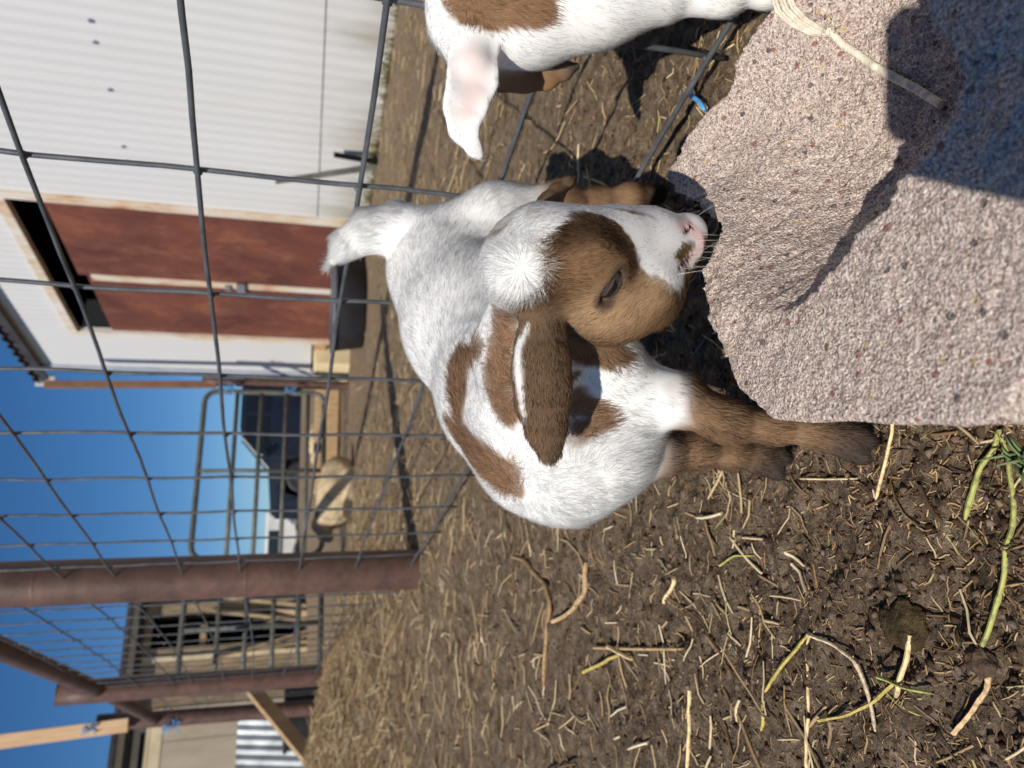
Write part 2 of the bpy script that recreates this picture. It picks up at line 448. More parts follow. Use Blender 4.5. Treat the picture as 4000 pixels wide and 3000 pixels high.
stem('straw_stem', 'yellow straw bowed like a smile below the dung clod', 'straw', [(3189, 2815), (3295, 2798), (3413, 2739), (3522, 2647)], 16, Y_, zoff=0.002)
stem('straw_stem', 'whitish split straw curling out from next to the dung clod', 'straw', [(3160, 2478), (3244, 2511), (3337, 2579), (3371, 2689), (3421, 2857)], 18, srgb(236, 214, 176), zoff=0.003)
stem('straw_stem', 'thick cream straw with dark joint leaning on the dung clod', 'straw', [(3573, 2478), (3539, 2638), (3522, 2722)], 26, T_, zoff=0.004)
stem('green_stem', 'olive green stem crossing over the thick cream straw', 'stem', [(3455, 2642), (3556, 2680), (3657, 2706)], 18, G_, zoff=0.006)
stem('green_stem', 'thin green stem crossing under the bowed yellow straw', 'stem', [(3412, 2660), (3488, 2740), (3573, 2798)], 11, G_)
stem('straw_stem', 'long pale straw running off the edge of the picture', 'straw', [(2670, 2697), (2662, 2849), (2653, 3010)], 18, T_)
stem('straw_stem', 'pale straw with bark flecks in line with the straight thin one', 'straw', [(3143, 2807), (3134, 2930), (3120, 3010)], 16, T_)
stem('bark_twig', 'brown twig bent like an elbow between two long pale straws', 'twig', [(2805, 2689), (2856, 2781), (2923, 3010)], 16, B_)
stem('straw_stem', 'broad flat cream husk curved near the picture corner', 'straw', [(3708, 2866), (3792, 2781), (3835, 2697), (3839, 2613)], 24, srgb(222, 188, 140))
stem('straw_stem', 'forked straw stalk lying alone in the middle of the soil', 'straw', [(2303, 2531), (2448, 2537), (2641, 2537)], 19, srgb(190, 160, 116))
stem('straw_stem', 'side shoot crossing the forked straw stalk', 'straw', [(2267, 2627), (2350, 2580), (2393, 2561)], 18, Y_)
stem('straw_stem', 'cut straw end laid across the forked stalk', 'straw', [(2363, 2525), (2448, 2579)], 18, T_, zoff=0.004)
stem('straw_stem', 'stubby cream straw standing apart between the forked stalk and the brown twig', 'straw', [(2617, 2259), (2598, 2308), (2580, 2356)], 20, T_)
stem('straw_stem', 'curved pale stalk like a hook in the blurred soil', 'straw', [(2158, 2428), (2219, 2386), (2261, 2320), (2261, 2199)], 20, srgb(196, 164, 122))
stem('straw_stem', 'longest arched stalk lying on the soil behind the hooked one', 'straw', [(2014, 2175), (2062, 2187), (2116, 2271), (2146, 2362), (2134, 2681)], 19, srgb(170, 138, 96))
stem('bark_twig', 'fine reddish brown twig below the short cream straws', 'twig', [(2600, 2340), (2720, 2440), (2800, 2560), (2850, 2650)], 10, srgb(128, 98, 64))
stem('straw_stem', 'greenish straw bent at a right angle in the trampled soil', 'straw', [(2784, 2212), (2836, 2171), (2905, 2172)], 12, G_)

# dung clod and grass tuft
def clod(name, label, cat, px, py, rad, mat, sq=0.7, seed=3, z=0.0):
    bm = bmesh.new(); bmesh.ops.create_icosphere(bm, subdivisions=5, radius=1)
    V = np.array([v.co for v in bm.verts])
    f = 1 + 0.26 * noise3(V * 1.6 + seed, seed) + 0.16 * noise3(V * 3.5 + seed, seed + 1) + 0.09 * np.abs(noise3(V * 8, seed + 2)) + 0.03 * noise3(V * 22, seed + 3)
    for v, k in zip(bm.verts, f): v.co = v.co * (rad * k); v.co.z *= sq
    me = bpy.data.meshes.new(name); bm.to_mesh(me); bm.free()
    for p in me.polygons: p.use_smooth = True
    o = link(name, me, mat)
    p = onz(px, py, 0.01 if not z else z); o.location = (p[0], p[1], float(g_large(p[0], p[1])) + rad * sq * 0.35)
    return tag(o, label, cat)
M['dung'] = mottled('dung', srgb(50, 42, 28), srgb(92, 78, 52), 160, 0.95, 0.1, 1.0, 420, 0.003)
M['clod'] = mottled('soil_clod', srgb(66, 52, 42), srgb(104, 86, 70), 120, 0.95, 0.1, 0.8, 200, 0.003)
clod('dung_clod', 'olive brown dung clod amid the straws on the soil', 'dung', 3490, 2440, 0.0150, M['dung'], 0.5, 3)
clod('soil_clod', 'small crumbly soil clod by the end of the long green stem', 'clod', 3790, 2590, 0.007, M['clod'], 0.8, 9)
gm = mottled('grass_blade', srgb(84, 108, 66), srgb(122, 142, 92), 60, 0.6, 0.3)
gb = MB()
for k in range(11):
    b0 = onz(3975 + random.uniform(-20, 60), 1800 + random.uniform(-35, 35), 0.0)
    a = random.uniform(0, 6.28); L = random.uniform(0.008, 0.022)
    d = np.array([math.cos(a), math.sin(a), 0]); pts = []
    for i in range(5):
        s = i / 4
        pts.append(b0 + d * L * s * 0.8 + np.array([0, 0, L * (s - 0.55 * s * s)]))
    gb.tube(pts, [0.0007, 0.0008, 0.0007, 0.0005, 0.0002], 5)
gr_ = gb.build('grass_tuft', gm, None, True)
tag(gr_, 'small green grass tuft beside the long green stem', 'grass')

# ------------------------------------------------------------------ wire panels, posts, rails
FA = np.array([0.284, 0.541]); FD = np.array([-0.5415, 1.0]); FD /= np.linalg.norm(FD); FN = np.array([FD[1], -FD[0]])
def fp(t, z, off=0.0):
    q = FA + FD * t + FN * off
    return np.array([q[0], q[1], z])
ROWS = [(0.029, 0.012), (0.098, 0.018), (0.167, 0.023), (0.300, 0.033), (0.445, 0.037), (0.585, 0.037), (0.745, 0.036), (0.885, 0.022), (1.06, 0.02), (1.25, 0.02)]
def wire_panel(name, label, t0, t1, first, rows, sag=0.0, vert=0.2):
    mb = MB(); r = random.Random(len(label))
    for z0, dz in rows:
        pts = []
        K = max(3, int((t1 - t0) / 0.05))
        for i in range(K + 1):
            t = t0 + (t1 - t0) * i / K
            pts.append(fp(t, z0 + dz * t + 0.0011 * math.sin(t * 13 + z0 * 9) + r.uniform(-1, 1) * 0.0005 - sag * math.sin(math.pi * i / K), -0.0035 + 0.001 * math.sin(t * 15)))
        mb.tube(pts, 0.0026, 8)
    t = first
    while t < t1:
        top = rows[-1][0] + rows[-1][1] * t + 0.012
        pts = []
        for i in range(25):
            z = 0.012 + (top - 0.012) * i / 24
            pts.append(fp(t + 0.0012 * math.sin(z * 12 + t * 5) + r.uniform(-1, 1) * 0.0005, z, 0.0025 + 0.0012 * math.sin(z * 30)))
        mb.tube(pts, 0.0026, 8)
        for z0, dz in rows:                       # weld blobs where two wires cross
            mb.tube([fp(t, z0 + dz * t - 0.004, -0.001), fp(t, z0 + dz * t, -0.001), fp(t, z0 + dz * t + 0.004, -0.001)], [0.0012, 0.0042, 0.0012], 6)
        t += vert
    return tag(mb.build(name, M['wire'], None, True), label, 'wire panel', 'wire panels of the pen fence')
ROWS1 = [r for i, r in enumerate(ROWS) if i != 1]
wire_panel('wire_panel', 'grey welded wire panel nearest the camera, running behind both goat kids', -0.62, 1.745, -0.6, ROWS1)
wire_panel('wire_panel', 'farther welded wire panel between the two tall brown pipe posts', 1.83, 4.03, 1.9, ROWS1, 0.02, 0.17)
wire_panel('wire_panel', 'short wire panel between the leaning farther post and the post with the white board', 4.15, 5.35, 4.2, ROWS1[3:], 0.02, 0.2)

def pipe_post(label, base, top, r, cap=True):
    t = empty('pipe_post', base)
    b, e = Vector((0, 0, -0.25)), Vector(np.array(top) - np.array(base))
    MB().tube([b + (e - b) * (i / 12) for i in range(13)], r, 32).build('pipe', M['pipe'], t, True)
    k = (e - b).normalized()
    MB().tube([e, e + k * 0.006], [r * 1.012, r * 1.0], 32).build('end_cap', M['pipe'], t, True)
    for s in (0.42, 0.7):
        p = b + (e - b) * s
        MB().tube([p - k * 0.004, p, p + k * 0.004], [r * 1.0, r * 1.018, r * 1.0], 32, False).build('weld_ring', M['pipe'], t, True)
    return tag(t, label, 'fence post', 'rusty brown pipe fence posts')
pipe_post('thick rusty brown pipe post nearest the camera, its foot in the straw', (-0.556, 2.09, 0), (-0.535, 2.052, 1.52), 0.0575)
pipe_post('brown pipe post with a capped top and a sloping rail welded to it', (-1.715, 4.232, 0), (-1.635, 4.085, 1.515), 0.0585)
pipe_post('farther brown pipe post with the pale wooden board fixed on its top', (-2.40, 5.33, 0), (-2.33, 5.28, 1.62), 0.053)
pipe_post('brown pipe post at the end of the wire, beyond the picture edge', (0.575, 0.004, 0), (0.575, 0.004, 1.52), 0.0575)
def rail(label, a, b, r):
    return tag(MB().tube([Vector(a).lerp(Vector(b), i / 8) for i in range(9)], r, 24).build('top_rail', M['pipe'], None, True), label, 'fence rail', 'brown pipe rails along the fence top')
rail('brown top rail of pipe running from the nearest post to the capped post', (-0.54, 2.06, 1.355), (-1.64, 4.10, 1.335), 0.038)
rail('short brown top rail of pipe between the capped post and the post with the board', (-1.66, 4.13, 1.325), (-2.34, 5.27, 1.27), 0.036)
rail('brown top rail of pipe that passes overhead beside the camera', (0.575, 0.02, 1.36), (-0.53, 2.04, 1.36), 0.038)

lb = MB().box((0, 0, 0.9), (0.085, 0.04, 1.8), None, 0.003).build('board', M['wood'], None)
lb.location = (-2.325, 5.20, 1.42); lb.rotation_euler = (0.03, -0.035, 0.35); lb.name = 'wooden_board'
tag(lb, 'pale new wooden board standing up from a brown pipe post against the sky', 'board')
def twine(label, c, s):
    mb = MB(); c = np.array(c)
    for k in range(3):
        a = k * 1.3
        pts = [c + s * np.array([math.cos(a + i * 0.8) * (0.3 + 0.2 * k), math.sin(a * 2 + i * 0.7) * 0.3, (i - 4) * 0.22 * (-1) ** k]) for i in range(9)]
        mb.tube(pts, s * 0.07, 6)
    return tag(mb.build('twine_knot', M['twine'], None, True), label, 'twine', 'blue twine knots on the fence')
twine('blue twine knot on the pale wooden board', (-2.31, 5.16, 1.64), 0.05)
twine('blue twine knot on the post under the wooden board', (-2.37, 5.22, 1.16), 0.06)
twine('blue twine knot tying the gate top to its hinge post', (-0.10, 6.27, 0.97), 0.07)
twine('blue twine knot low on the gate hinge post by the shed', (-0.10, 6.27, 0.48), 0.05)

# ------------------------------------------------------------------ pipe gates across the yard
GA = np.array([-2.3, 5.3]); GD = np.array([1.0, 0.473]); GD /= np.linalg.norm(GD)
def gp(s, z): return np.array([GA[0] + GD[0] * s, GA[1] + GD[1] * s, z])
def gate(label, s0, s1, zs, r=0.021):
    t = empty('pipe_gate', gp(s0, 0.0)); o = Vector(gp(s0, 0.0))
    L = lambda p: Vector(p) - o
    z0, z1, c = zs[0], zs[-1], 0.10
    pts = []
    def arc(cs, cz, a0):
        for i in range(7):
            a = a0 + i / 6 * math.pi / 2
            pts.append(L(gp(cs + c * math.cos(a), cz + c * math.sin(a))))
    arc(s1 - c, z0 + c, -math.pi / 2); arc(s1 - c, z1 - c, 0); arc(s0 + c, z1 - c, math.pi / 2); arc(s0 + c, z0 + c, math.pi)
    pts.append(pts[0])
    MB().tube(pts, r, 12).build('frame', M['gate'], t, True)
    for z in zs[1:-1]:
        MB().tube([L(gp(s0, z)), L(gp((s0 + s1) / 2, z)), L(gp(s1, z))], r * 0.85, 10).build('rail', M['gate'], t, True)
    MB().tube([L(gp((s0 + s1) / 2, z0)), L(gp((s0 + s1) / 2, z1))], r * 0.8, 10).build('brace', M['gate'], t, True)
    return tag(t, label, 'gate', 'pipe gates across the far side of the pen')
ZS = [0.20, 0.335, 0.51, 0.71, 0.90, 1.15]
gate('dull metal pipe gate with rounded corners beside the white shed', 1.02, 2.40, ZS)
gate('dull metal pipe gate with rounded corner next to the post with the board', 0.10, 0.94, [0.2, 0.36, 0.54, 0.73, 0.92, 1.16])
pipe_post('thin brown pipe post the gate hangs on, by the shed corner', (-0.06, 6.42, 0), (-0.05, 6.40, 1.18), 0.038)
pipe_post('thin dark post where the two gates meet', gp(0.98, 0), gp(0.98, 1.17), 0.028)
sl_ = MB().box((0, 0, 0.62), (0.055, 0.035, 1.25), None, 0.002).build('wooden_stake', M['oldwood'], None)
sl_.location = (-0.075, 6.38, 1.08); sl_.rotation_euler = (0, -0.03, 0.4)
sl_.data.materials[0] = mottled('grey_red_slat', srgb(112, 82, 62), srgb(142, 108, 82), 6, 0.8, 0.2)
tag(sl_, 'thin reddish wooden slat standing up above the gate hinge post', 'slat')

# ------------------------------------------------------------------ white metal shed
SC = np.array([0.035, 6.85]); SD = np.array([0.473, -1.0]); SD /= np.linalg.norm(SD); SNn = np.array([SD[1], -SD[0]])  # out of the wall, towards the pen
def sp(s, z, off=0.0):
    q = SC + SD * s + SNn * off
    return (q[0], q[1], z)
shed = empty('metal_shed', sp(0, 0)); SO = Vector(sp(0, 0))
def sl3(s, z, off=0.0): return Vector(sp(s, z, off)) - SO
n = N('white_metal_siding', 0.45, 0.4)
v = n.coord()
sz = n.new('ShaderNodeSeparateXYZ'); n.t.links.new(v, sz.inputs[0])
dirt = n.math('MULTIPLY', n.noise(3.0, 6, 0.65, n.coord((1, 1, 0.25))), n.ramp(sz.outputs[2], [(0.0, g4(1)), (0.5, g4(0.35)), (1, g4(0.25))]))
n.color(n.ramp(dirt, [(0.05, srgb(213, 212, 210)), (0.32, srgb(202, 201, 197)), (0.62, srgb(158, 150, 134))]))
n.bump(n.noise(4, 3), 0.05, 0.01)
M['siding'] = n.m
n = N('rusty_door', 0.75, 0.25)
v = n.coord((1, 1, 0.8))
a = n.noise(2.2, 8, 0.66, v, 0.6)
b = n.noise(7, 7, 0.68, n.coord((1, 1, 0.5)))
n.color(n.mix(n.ramp(b, [(0.52, g4(0)), (0.80, g4(0.55))]), n.ramp(a, [(0.32, srgb(88, 52, 46)), (0.52, srgb(112, 67, 55)), (0.70, srgb(142, 88, 64))]), srgb(164, 116, 88)))
n.bump(b, 0.15, 0.004)
M['rust'] = n.m
n = N('rust_streaked_trim', 0.6, 0.3)
a = n.noise(9, 5, 0.65, n.coord((1, 1, 0.3)))
n.color(n.ramp(a, [(0.38, srgb(214, 208, 198)), (0.55, srgb(206, 186, 160)), (0.70, srgb(176, 108, 62))]))
M['trim'] = n.m
M['roofunder'] = mottled('roof_sheet_underside', srgb(48, 46, 48), srgb(74, 70, 70), 6, 0.7, 0.3)
def corrugated(name, s0, s1, z0, z1, mat, parent, pitch=0.068, amp=0.0009, off=0.0, pt=sl3, thick=0.002, step=8):
    K = int((s1 - s0) / pitch * step)
    ss = np.linspace(s0, s1, K + 1)
    V, Fc = [], []
    for k, s in enumerate(ss):
        o = off + amp * math.sin(2 * math.pi * s / pitch)
        V += [pt(s, z0, o), pt(s, z1, o), pt(s, z1, o - thick), pt(s, z0, o - thick)]
    for k in range(K):
        a, b = 4 * k, 4 * (k + 1)
        Fc += [(a, b, b + 1, a + 1), (a + 1, b + 1, b + 2, a + 2), (a + 2, b + 2, b + 3, a + 3), (a + 3, b + 3, b, a)]
    Fc += [(0, 1, 2, 3), (4 * K, 4 * K + 3, 4 * K + 2, 4 * K + 1)]
    return mesh_np(name, np.array([tuple(q) for q in V]), np.array(Fc), mat, parent, False)
DS0, DS1, DZ0, DZ1 = 0.68, 2.275, 0.145, 2.06       # door opening along the wall
LEN = 9.0
corrugated('siding', 0.03, DS0 - 0.06, 0.32, 2.5, M['siding'], shed)
corrugated('siding', DS0 - 0.06, DS1 + 0.06, 2.12, 2.5, M['siding'], shed)
corrugated('siding', DS1 + 0.06, LEN, 0.316, 2.5, M['siding'], shed)
corrugated('skirting', DS1 + 0.05, LEN, -0.05, 0.312, M['siding'], shed, 0.068, 0.0009, -0.006)
def sbox(name, s0, s1, z0, z1, o0, o1, mat, parent=shed, bev=0.0):
    mb = MB(); bm = mb.bm
    vs = [bm.verts.new(sl3(s, z, o)) for s in (s0, s1) for z in (z0, z1) for o in (o0, o1)]
    for f in ((0, 1, 3, 2), (4, 6, 7, 5), (0, 4, 5, 1), (2, 3, 7, 6), (0, 2, 6, 4), (1, 5, 7, 3)): bm.faces.new([vs[i] for i in f])
    return mb.build(name, mat, parent, False, bev)
sbox('corner_trim', -0.012, 0.055, 0.30, 2.5, -0.06, 0.012, mottled('grey_corner_trim', srgb(150, 156, 166), srgb(178, 182, 190), 4, 0.5, 0.4))
sbox('end_wall', -0.006, 0.004, 0.3, 2.5, -5.0, -0.062, M['siding'])
sbox('floor_beam', 0.03, DS1, 0.20, 0.315, -0.14, -0.02, M['oldwood'])
fr = sbox('door_frame', DS0 - 0.055, DS0 - 0.002, DZ0, DZ1 + 0.06, -0.03, 0.022, M['trim'], shed, 0.003)
sbox('door_frame', DS1 + 0.002, DS1 + 0.055, DZ0 - 0.1, DZ1 + 0.06, -0.03, 0.022, M['trim'], shed, 0.003)
sbox('door_frame', DS0 - 0.002, DS1 + 0.002, DZ1 + 0.006, DZ1 + 0.07, -0.03, 0.024, M['trim'], shed, 0.003)
MID = 1.455
d1 = sbox('door', DS0, MID - 0.006, DZ0, DZ1 - 0.23, -0.035, -0.006, M['rust'], shed, 0.004)
d2 = sbox('door', MID + 0.006, DS1, DZ0, DZ1 - 0.18, -0.035, -0.006, M['rust'], shed, 0.004)
sbox('edge_strip', MID - 0.035, MID + 0.03, DZ0 + 0.01, DZ1 - 0.26, -0.005, 0.006, M['trim'], d2, 0.002)
M['steel'] = mottled('latch_steel', srgb(140, 140, 146), srgb(180, 182, 188), 30, 0.35, 0.5, 0.1, 60, 0.001, 0.6)
for s_ in (2.32 + 0.92, 2.32 + 1.84, 2.32 + 2.76, 2.32 + 3.68):
    sbox('lap_seam', s_, s_ + 0.004, 0.32, 2.46, 0.001, 0.0042, M['siding'])
lt = sbox('latch', MID - 0.06, MID + 0.05, 0.80, 0.86, 0.007, 0.03, M['steel'], d2, 0.004)
sbox('hasp', MID - 0.05, MID + 0.02, 0.90, 0.94, 0.007, 0.022, M['steel'], d2, 0.004)
sbox('interior', DS0 - 0.3, DS1 + 0.3, DZ0 - 0.1, DZ1 + 0.42, -0.5, -0.45, M['dark'])  # near-black like the header: shade inside the shed is put into the colour
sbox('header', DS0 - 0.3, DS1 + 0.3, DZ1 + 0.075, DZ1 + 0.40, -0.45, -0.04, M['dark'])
# roof: corrugated sheet that overhangs the wall
def rp(s, o, dz):                       # o measured out from the wall, roof rises towards the back
    return sl3(s, 2.545 - 0.12 * o + dz, o)
def roof_pt(s, z, off): return rp(s, z, off)
rs = corrugated('roof', -0.16, LEN, 0.09, -5.0, M['roofunder'], shed, 0.12, 0.018, 0.03, roof_pt, 0.004, 8)
sbox('fascia', -0.13, LEN, 2.47, 2.545, 0.045, 0.065, M['roofunder'])
sbox('barge_trim', -0.185, -0.165, 2.44, 2.58, 0.0, 0.10, M['siding'])
for k, (px_, py_) in enumerate(((354, 78), (372, 162), (430, 348), (482, 570), (498, 628))):
    r_ = ray(px_, py_); kk = ((SC - CAM[:2]) @ SNn) / (r_[:2] @ SNn); q_ = CAM + r_ * kk; s_ = (q_[:2] - SC) @ SD
    MB().tube([sl3(s_, q_[2], 0.001), sl3(s_, q_[2], 0.007)], 0.011, 10).build('siding_screw', M['steel'], shed)
tag(shed, 'white corrugated metal shed with a rusty double door', 'shed')
pier = MB().box((0, 0, 0.13), (0.19, 0.38, 0.33), None, 0.012).build('pier_block', M['cream'], None)
pier.location = sp(0.26, 0.0, 0.02); pier.rotation_euler = (0, 0, math.atan2(SD[1], SD[0]) + math.pi / 2)
tag(pier, 'cream concrete pier block under the shed corner', 'block')
ir = empty('angle_iron', sp(2.95, 0, 0.3)); io = Vector(sp(2.95, 0, 0.3))
def iron(a, b): 
    return MB().prism([(0, 0), (0.022, 0), (0.022, 0.004), (0.004, 0.004), (0.004, 0.022), (0, 0.022)], Vector(a) - io, Vector(b) - io, (SD[0], SD[1], 0), (SNn[0], SNn[1], 0))
iron(sp(3.02, 0.0, 0.14), sp(2.66, 0.56, 0.016)).build('long_bar', M['gate'], ir)
iron(sp(3.08, 0.0, 0.16), sp(2.98, 0.24, 0.05)).build('short_bar', M['dark'], ir)
tag(ir, 'thin metal bar leaning on the bottom of the white shed wall', 'metal bar')

# feed tub
def lathe(name, prof, mat, parent=None, n=48):
    mb = MB(); bm = mb.bm; rings = []
    for r, z in prof:
        rings.append([bm.verts.new((r * math.cos(2 * math.pi * k / n), r * math.sin(2 * math.pi * k / n), z)) for k in range(n)])
    for i in range(len(rings) - 1):
        for k in range(n): bm.faces.new((rings[i][k], rings[i][(k + 1) % n], rings[i + 1][(k + 1) % n], rings[i + 1][k]))
    bm.faces.new(rings[0][::-1]); bm.faces.new(rings[-1])
    return mb.build(name, mat, parent, True)
tub = empty('feed_tub', (0.50, 4.86, 0.0))
lathe('wall', [(0.275, 0.0), (0.29, 0.01), (0.315, 0.17), (0.318, 0.185), (0.30, 0.188), (0.275, 0.03), (0.26, 0.02)], M['black'], tub)
lathe('rim', [(0.316, 0.178), (0.335, 0.181), (0.338, 0.196), (0.33, 0.208), (0.312, 0.208), (0.304, 0.198), (0.304, 0.186), (0.312, 0.181)], mottled('worn_rubber_rim', srgb(62, 64, 68), srgb(92, 94, 100), 9, 0.5, 0.4), tub)
tag(tub, 'low round black rubber feed tub in front of the rusty door', 'tub')
tub2 = empty('feed_tub', (-2.62, 5.75, 0.12))
lathe('wall', [(0.2, 0.0), (0.21, 0.01), (0.25, 0.30), (0.252, 0.315), (0.235, 0.318), (0.2, 0.03), (0.19, 0.02)], M['black'], tub2)
lathe('rim', [(0.25, 0.30), (0.265, 0.305), (0.268, 0.32), (0.25, 0.33), (0.238, 0.322), (0.24, 0.306)], M['black'], tub2)
tag(tub2, 'tall black tub half hidden behind the leaning board', 'tub')

# ------------------------------------------------------------------ left: old barn, corrugated sheet, leaning board
BA = np.array([-3.27, 11.0]); BD = np.array([-1.0, -0.5]); BD /= np.linalg.norm(BD); BN = np.array([BD[1], -BD[0]])
if BN[1] > 0: BN = -BN
barn = empty('old_barn', (BA[0], BA[1], 0)); BO = Vector((BA[0], BA[1], 0))
def bp(s, z, o=0.0):
    q = BA + BD * s + BN * o
    return Vector((q[0], q[1], z)) - BO
def bbox(name, s0, s1, z0, z1, o0, o1, mat, parent=barn):
    mb = MB(); bm = mb.bm
    vs = [bm.verts.new(bp(s, z, o)) for s in (s0, s1) for z in (z0, z1) for o in (o0, o1)]
    for f in ((0, 1, 3, 2), (4, 6, 7, 5), (0, 4, 5, 1), (2, 3, 7, 6), (0, 2, 6, 4), (1, 5, 7, 3)): bm.faces.new([vs[i] for i in f])
    return mb.build(name, mat, parent)
M['barn'] = mottled('weathered_barn_boards', srgb(112, 96, 76), srgb(176, 154, 120), 4, 0.9, 0.15, 0.4, 30, 0.004, 0, (7, 7, 0.8))
M['ply'] = mottled('grey_plywood', srgb(168, 154, 132), srgb(200, 186, 164), 2.2, 0.9, 0.15, 0.2, 40, 0.002, 0, (1, 1, 0.3))
M['lightboard'] = mottled('pale_board', srgb(196, 178, 142), srgb(226, 208, 172), 4, 0.8, 0.2)
bbox('wall', 0.0, 0.13, -0.1, 2.42, -0.1, 0.0, M['barn'])
bbox('wall', 0.58, 1.35, -0.1, 2.42, -0.1, 0.0, M['barn'])
bbox('wall', 0.13, 0.58, 2.33, 2.42, -0.1, 0.0, M['barn'])
bbox('interior', 0.0, 3.9, -0.1, 2.5, -1.3, -1.2, M['dark'])  # backing and ceiling near-black: the doorway's inner shade is in their colour
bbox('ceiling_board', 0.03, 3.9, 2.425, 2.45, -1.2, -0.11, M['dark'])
bbox('side_wall', -0.1, 0.02, -0.1, 2.4, -2.5, -0.102, M['barn'])
bbox('plywood_sheet', 1.352, 1.75, 0.2, 2.05, -0.05, 0.012, M['ply'])
bbox('plywood_sheet', 1.757, 2.6, 0.2, 2.05, -0.05, 0.012, M['ply'])
bbox('plywood_sheet', 2.607, 4.0, 0.2, 2.05, -0.05, 0.012, M['ply'])
bbox('upper_board', 1.352, 4.0, 2.055, 2.20, -0.05, 0.02, M['lightboard'])
bbox('upper_board', 1.352, 4.0, 2.21, 2.40, -0.05, 0.015, M['lightboard'])
bbox('window', 1.62, 3.0, 2.26, 2.31, -0.02, 0.022, M['dark'])
bbox('batten', 0.70, 0.76, 0.0, 2.4, 0.0, 0.03, M['lightboard'])
bbox('batten', 1.03, 1.08, 0.0, 2.4, 0.0, 0.03, M['oldwood'])
bbox('roof', -0.25, 4.2, 2.56, 2.62, -3.0, 0.22, M['roofunder'])
bbox('eave_board', -0.25, 4.2, 2.42, 2.475, -0.1, 0.10, M['roofunder'])
bbox('eave_board', -0.25, 4.2, 2.48, 2.555, -0.1, 0.16, M['lightboard'])
bbox('loft_rail', 0.30, 0.58, 1.62, 1.70, -0.09, -0.04, M['oldwood'])
bbox('loft_rail', 0.13, 0.36, 0.78, 0.88, -0.5, -0.44, M['barn'])
rb = random.Random(9)
for k in range(7):
    s0 = 0.10 + 0.085 * k + rb.uniform(-0.02, 0.02); z0 = rb.uniform(0.0, 0.25); z1 = rb.uniform(0.7, 1.9)
    a_, b_ = bp(s0, z0, 0.10 + 0.04 * (k % 3)), bp(s0 + rb.uniform(-0.35, 0.35), z1, 0.03)
    MB().box((0, 0, 0), ((b_ - a_).length, 0.02, 0.09), (b_ - a_).to_track_quat('X', 'Y').to_matrix()).build('leaning_plank', M['barn'] if k % 2 else M['oldwood'], barn).location = (a_ + b_) / 2
tag(barn, 'weathered tan barn with grey plywood sheets and a dark doorway', 'barn')
n = N('galvanised_sheet', 0.45, 0.5); n.color(n.ramp(n.noise(5, 5, 0.6), [(0.35, srgb(140, 146, 148)), (0.65, srgb(186, 192, 194))])); n.b.inputs['Metallic'].default_value = 0.25
cs = empty('corrugated_sheet', (-2.95, 6.3, 0.0))
def cpt(s, z, o):
    return Vector((-s * 0.93, -s * 0.37 - o, z)) + Vector((0.0, 0.28 * z, 0.0))
cm_ = corrugated('sheet', 0.0, 1.6, 0.0, 0.84, n.m, cs, 0.076, 0.012, 0.0, cpt)
tag(cs, 'galvanised corrugated sheet leaning in front of the plywood', 'metal sheet')
a_, b_ = Vector((-2.02, 4.9, 0.645)), Vector((-2.22, 4.0, 0.16))
dd = (b_ - a_); rot = dd.to_track_quat('X', 'Z').to_matrix()
lb2 = MB().box((0, 0, 0), (dd.length * 1.1, 0.038, 0.085), rot, 0.003).build('leaning_board', M['oldwood'], None)
lb2.location = (a_ + b_) / 2
tag(lb2, 'tan board leaning down from the far post into the straw heap', 'board')

# ------------------------------------------------------------------ beyond the gate: truck, timber, boulder, trailer
n = N('dark_blue_paint', 0.25, 0.5); n.color(n.ramp(n.noise(2, 4), [(0.3, srgb(16, 20, 32)), (0.7, srgb(26, 34, 50))])); n.b.inputs['Coat Weight'].default_value = 0.6
M['paint'] = n.m
n = N('vehicle_glass', 0.08, 0.6); n.color(srgb(20, 27, 36)); M['glass'] = n.m
n = N('lamp_glass', 0.15, 0.6); n.color(srgb(225, 228, 230)); M['lamp'] = n.m
tr = empty('pickup_truck', (-3.25, 17.0, float(g_large(-3.25, 17.0))), math.radians(8))
prof = [(0.0, 0.45), (0.02, 0.95), (0.12, 1.06), (1.15, 1.14), (1.85, 1.72), (2.1, 1.78), (3.2, 1.76), (3.35, 1.70), (3.5, 1.12), (5.2, 1.10), (5.25, 0.38), (4.75, 0.38), (4.65, 0.72), (4.45, 0.85), (4.1, 0.85), (3.9, 0.72), (3.8, 0.36), (1.45, 0.36), (1.35, 0.72), (1.15, 0.85), (0.8, 0.85), (0.6, 0.72), (0.5, 0.36)]
MB().prism(prof, (0, 0, 0), (0, 1.8, 0), (1, 0, 0), (0, 0, 1)).build('body', M['paint'], tr, False, 0.02)
MB().prism([(1.32, 1.15), (1.88, 1.64), (2.35, 1.66), (2.35, 1.15)], (0, -0.004, 0), (0, -0.02, 0), (1, 0, 0), (0, 0, 1)).build('side_window', M['glass'], tr)
MB().prism([(2.45, 1.15), (2.45, 1.66), (3.15, 1.64), (3.3, 1.15)], (0, -0.004, 0), (0, -0.02, 0), (1, 0, 0), (0, 0, 1)).build('side_window', M['glass'], tr)
MB().prism([(1.17, 1.18), (1.83, 1.73), (1.80, 1.75), (1.14, 1.20)], (0, 0.12, 0), (0, 1.68, 0), (1, 0, 0), (0, 0, 1)).build('windscreen', M['glass'], tr)
MB().box((2.6, 0.9, 0.66), (4.9, 1.5, 0.56), None, 0.02).build('underbody', M['dark'], tr)
MB().box((-0.04, 0.9, 0.55), (0.12, 1.8, 0.2), None, 0.03).build('bumper', M['steel'], tr)
for y in (0.25, 1.55): MB().box((0.0, y, 0.86), (0.06, 0.36, 0.16), None, 0.02).build('headlight', M['lamp'], tr)
MB().box((1.5, -0.14, 1.22), (0.12, 0.2, 0.16), None, 0.03).build('mirror', M['paint'], tr)
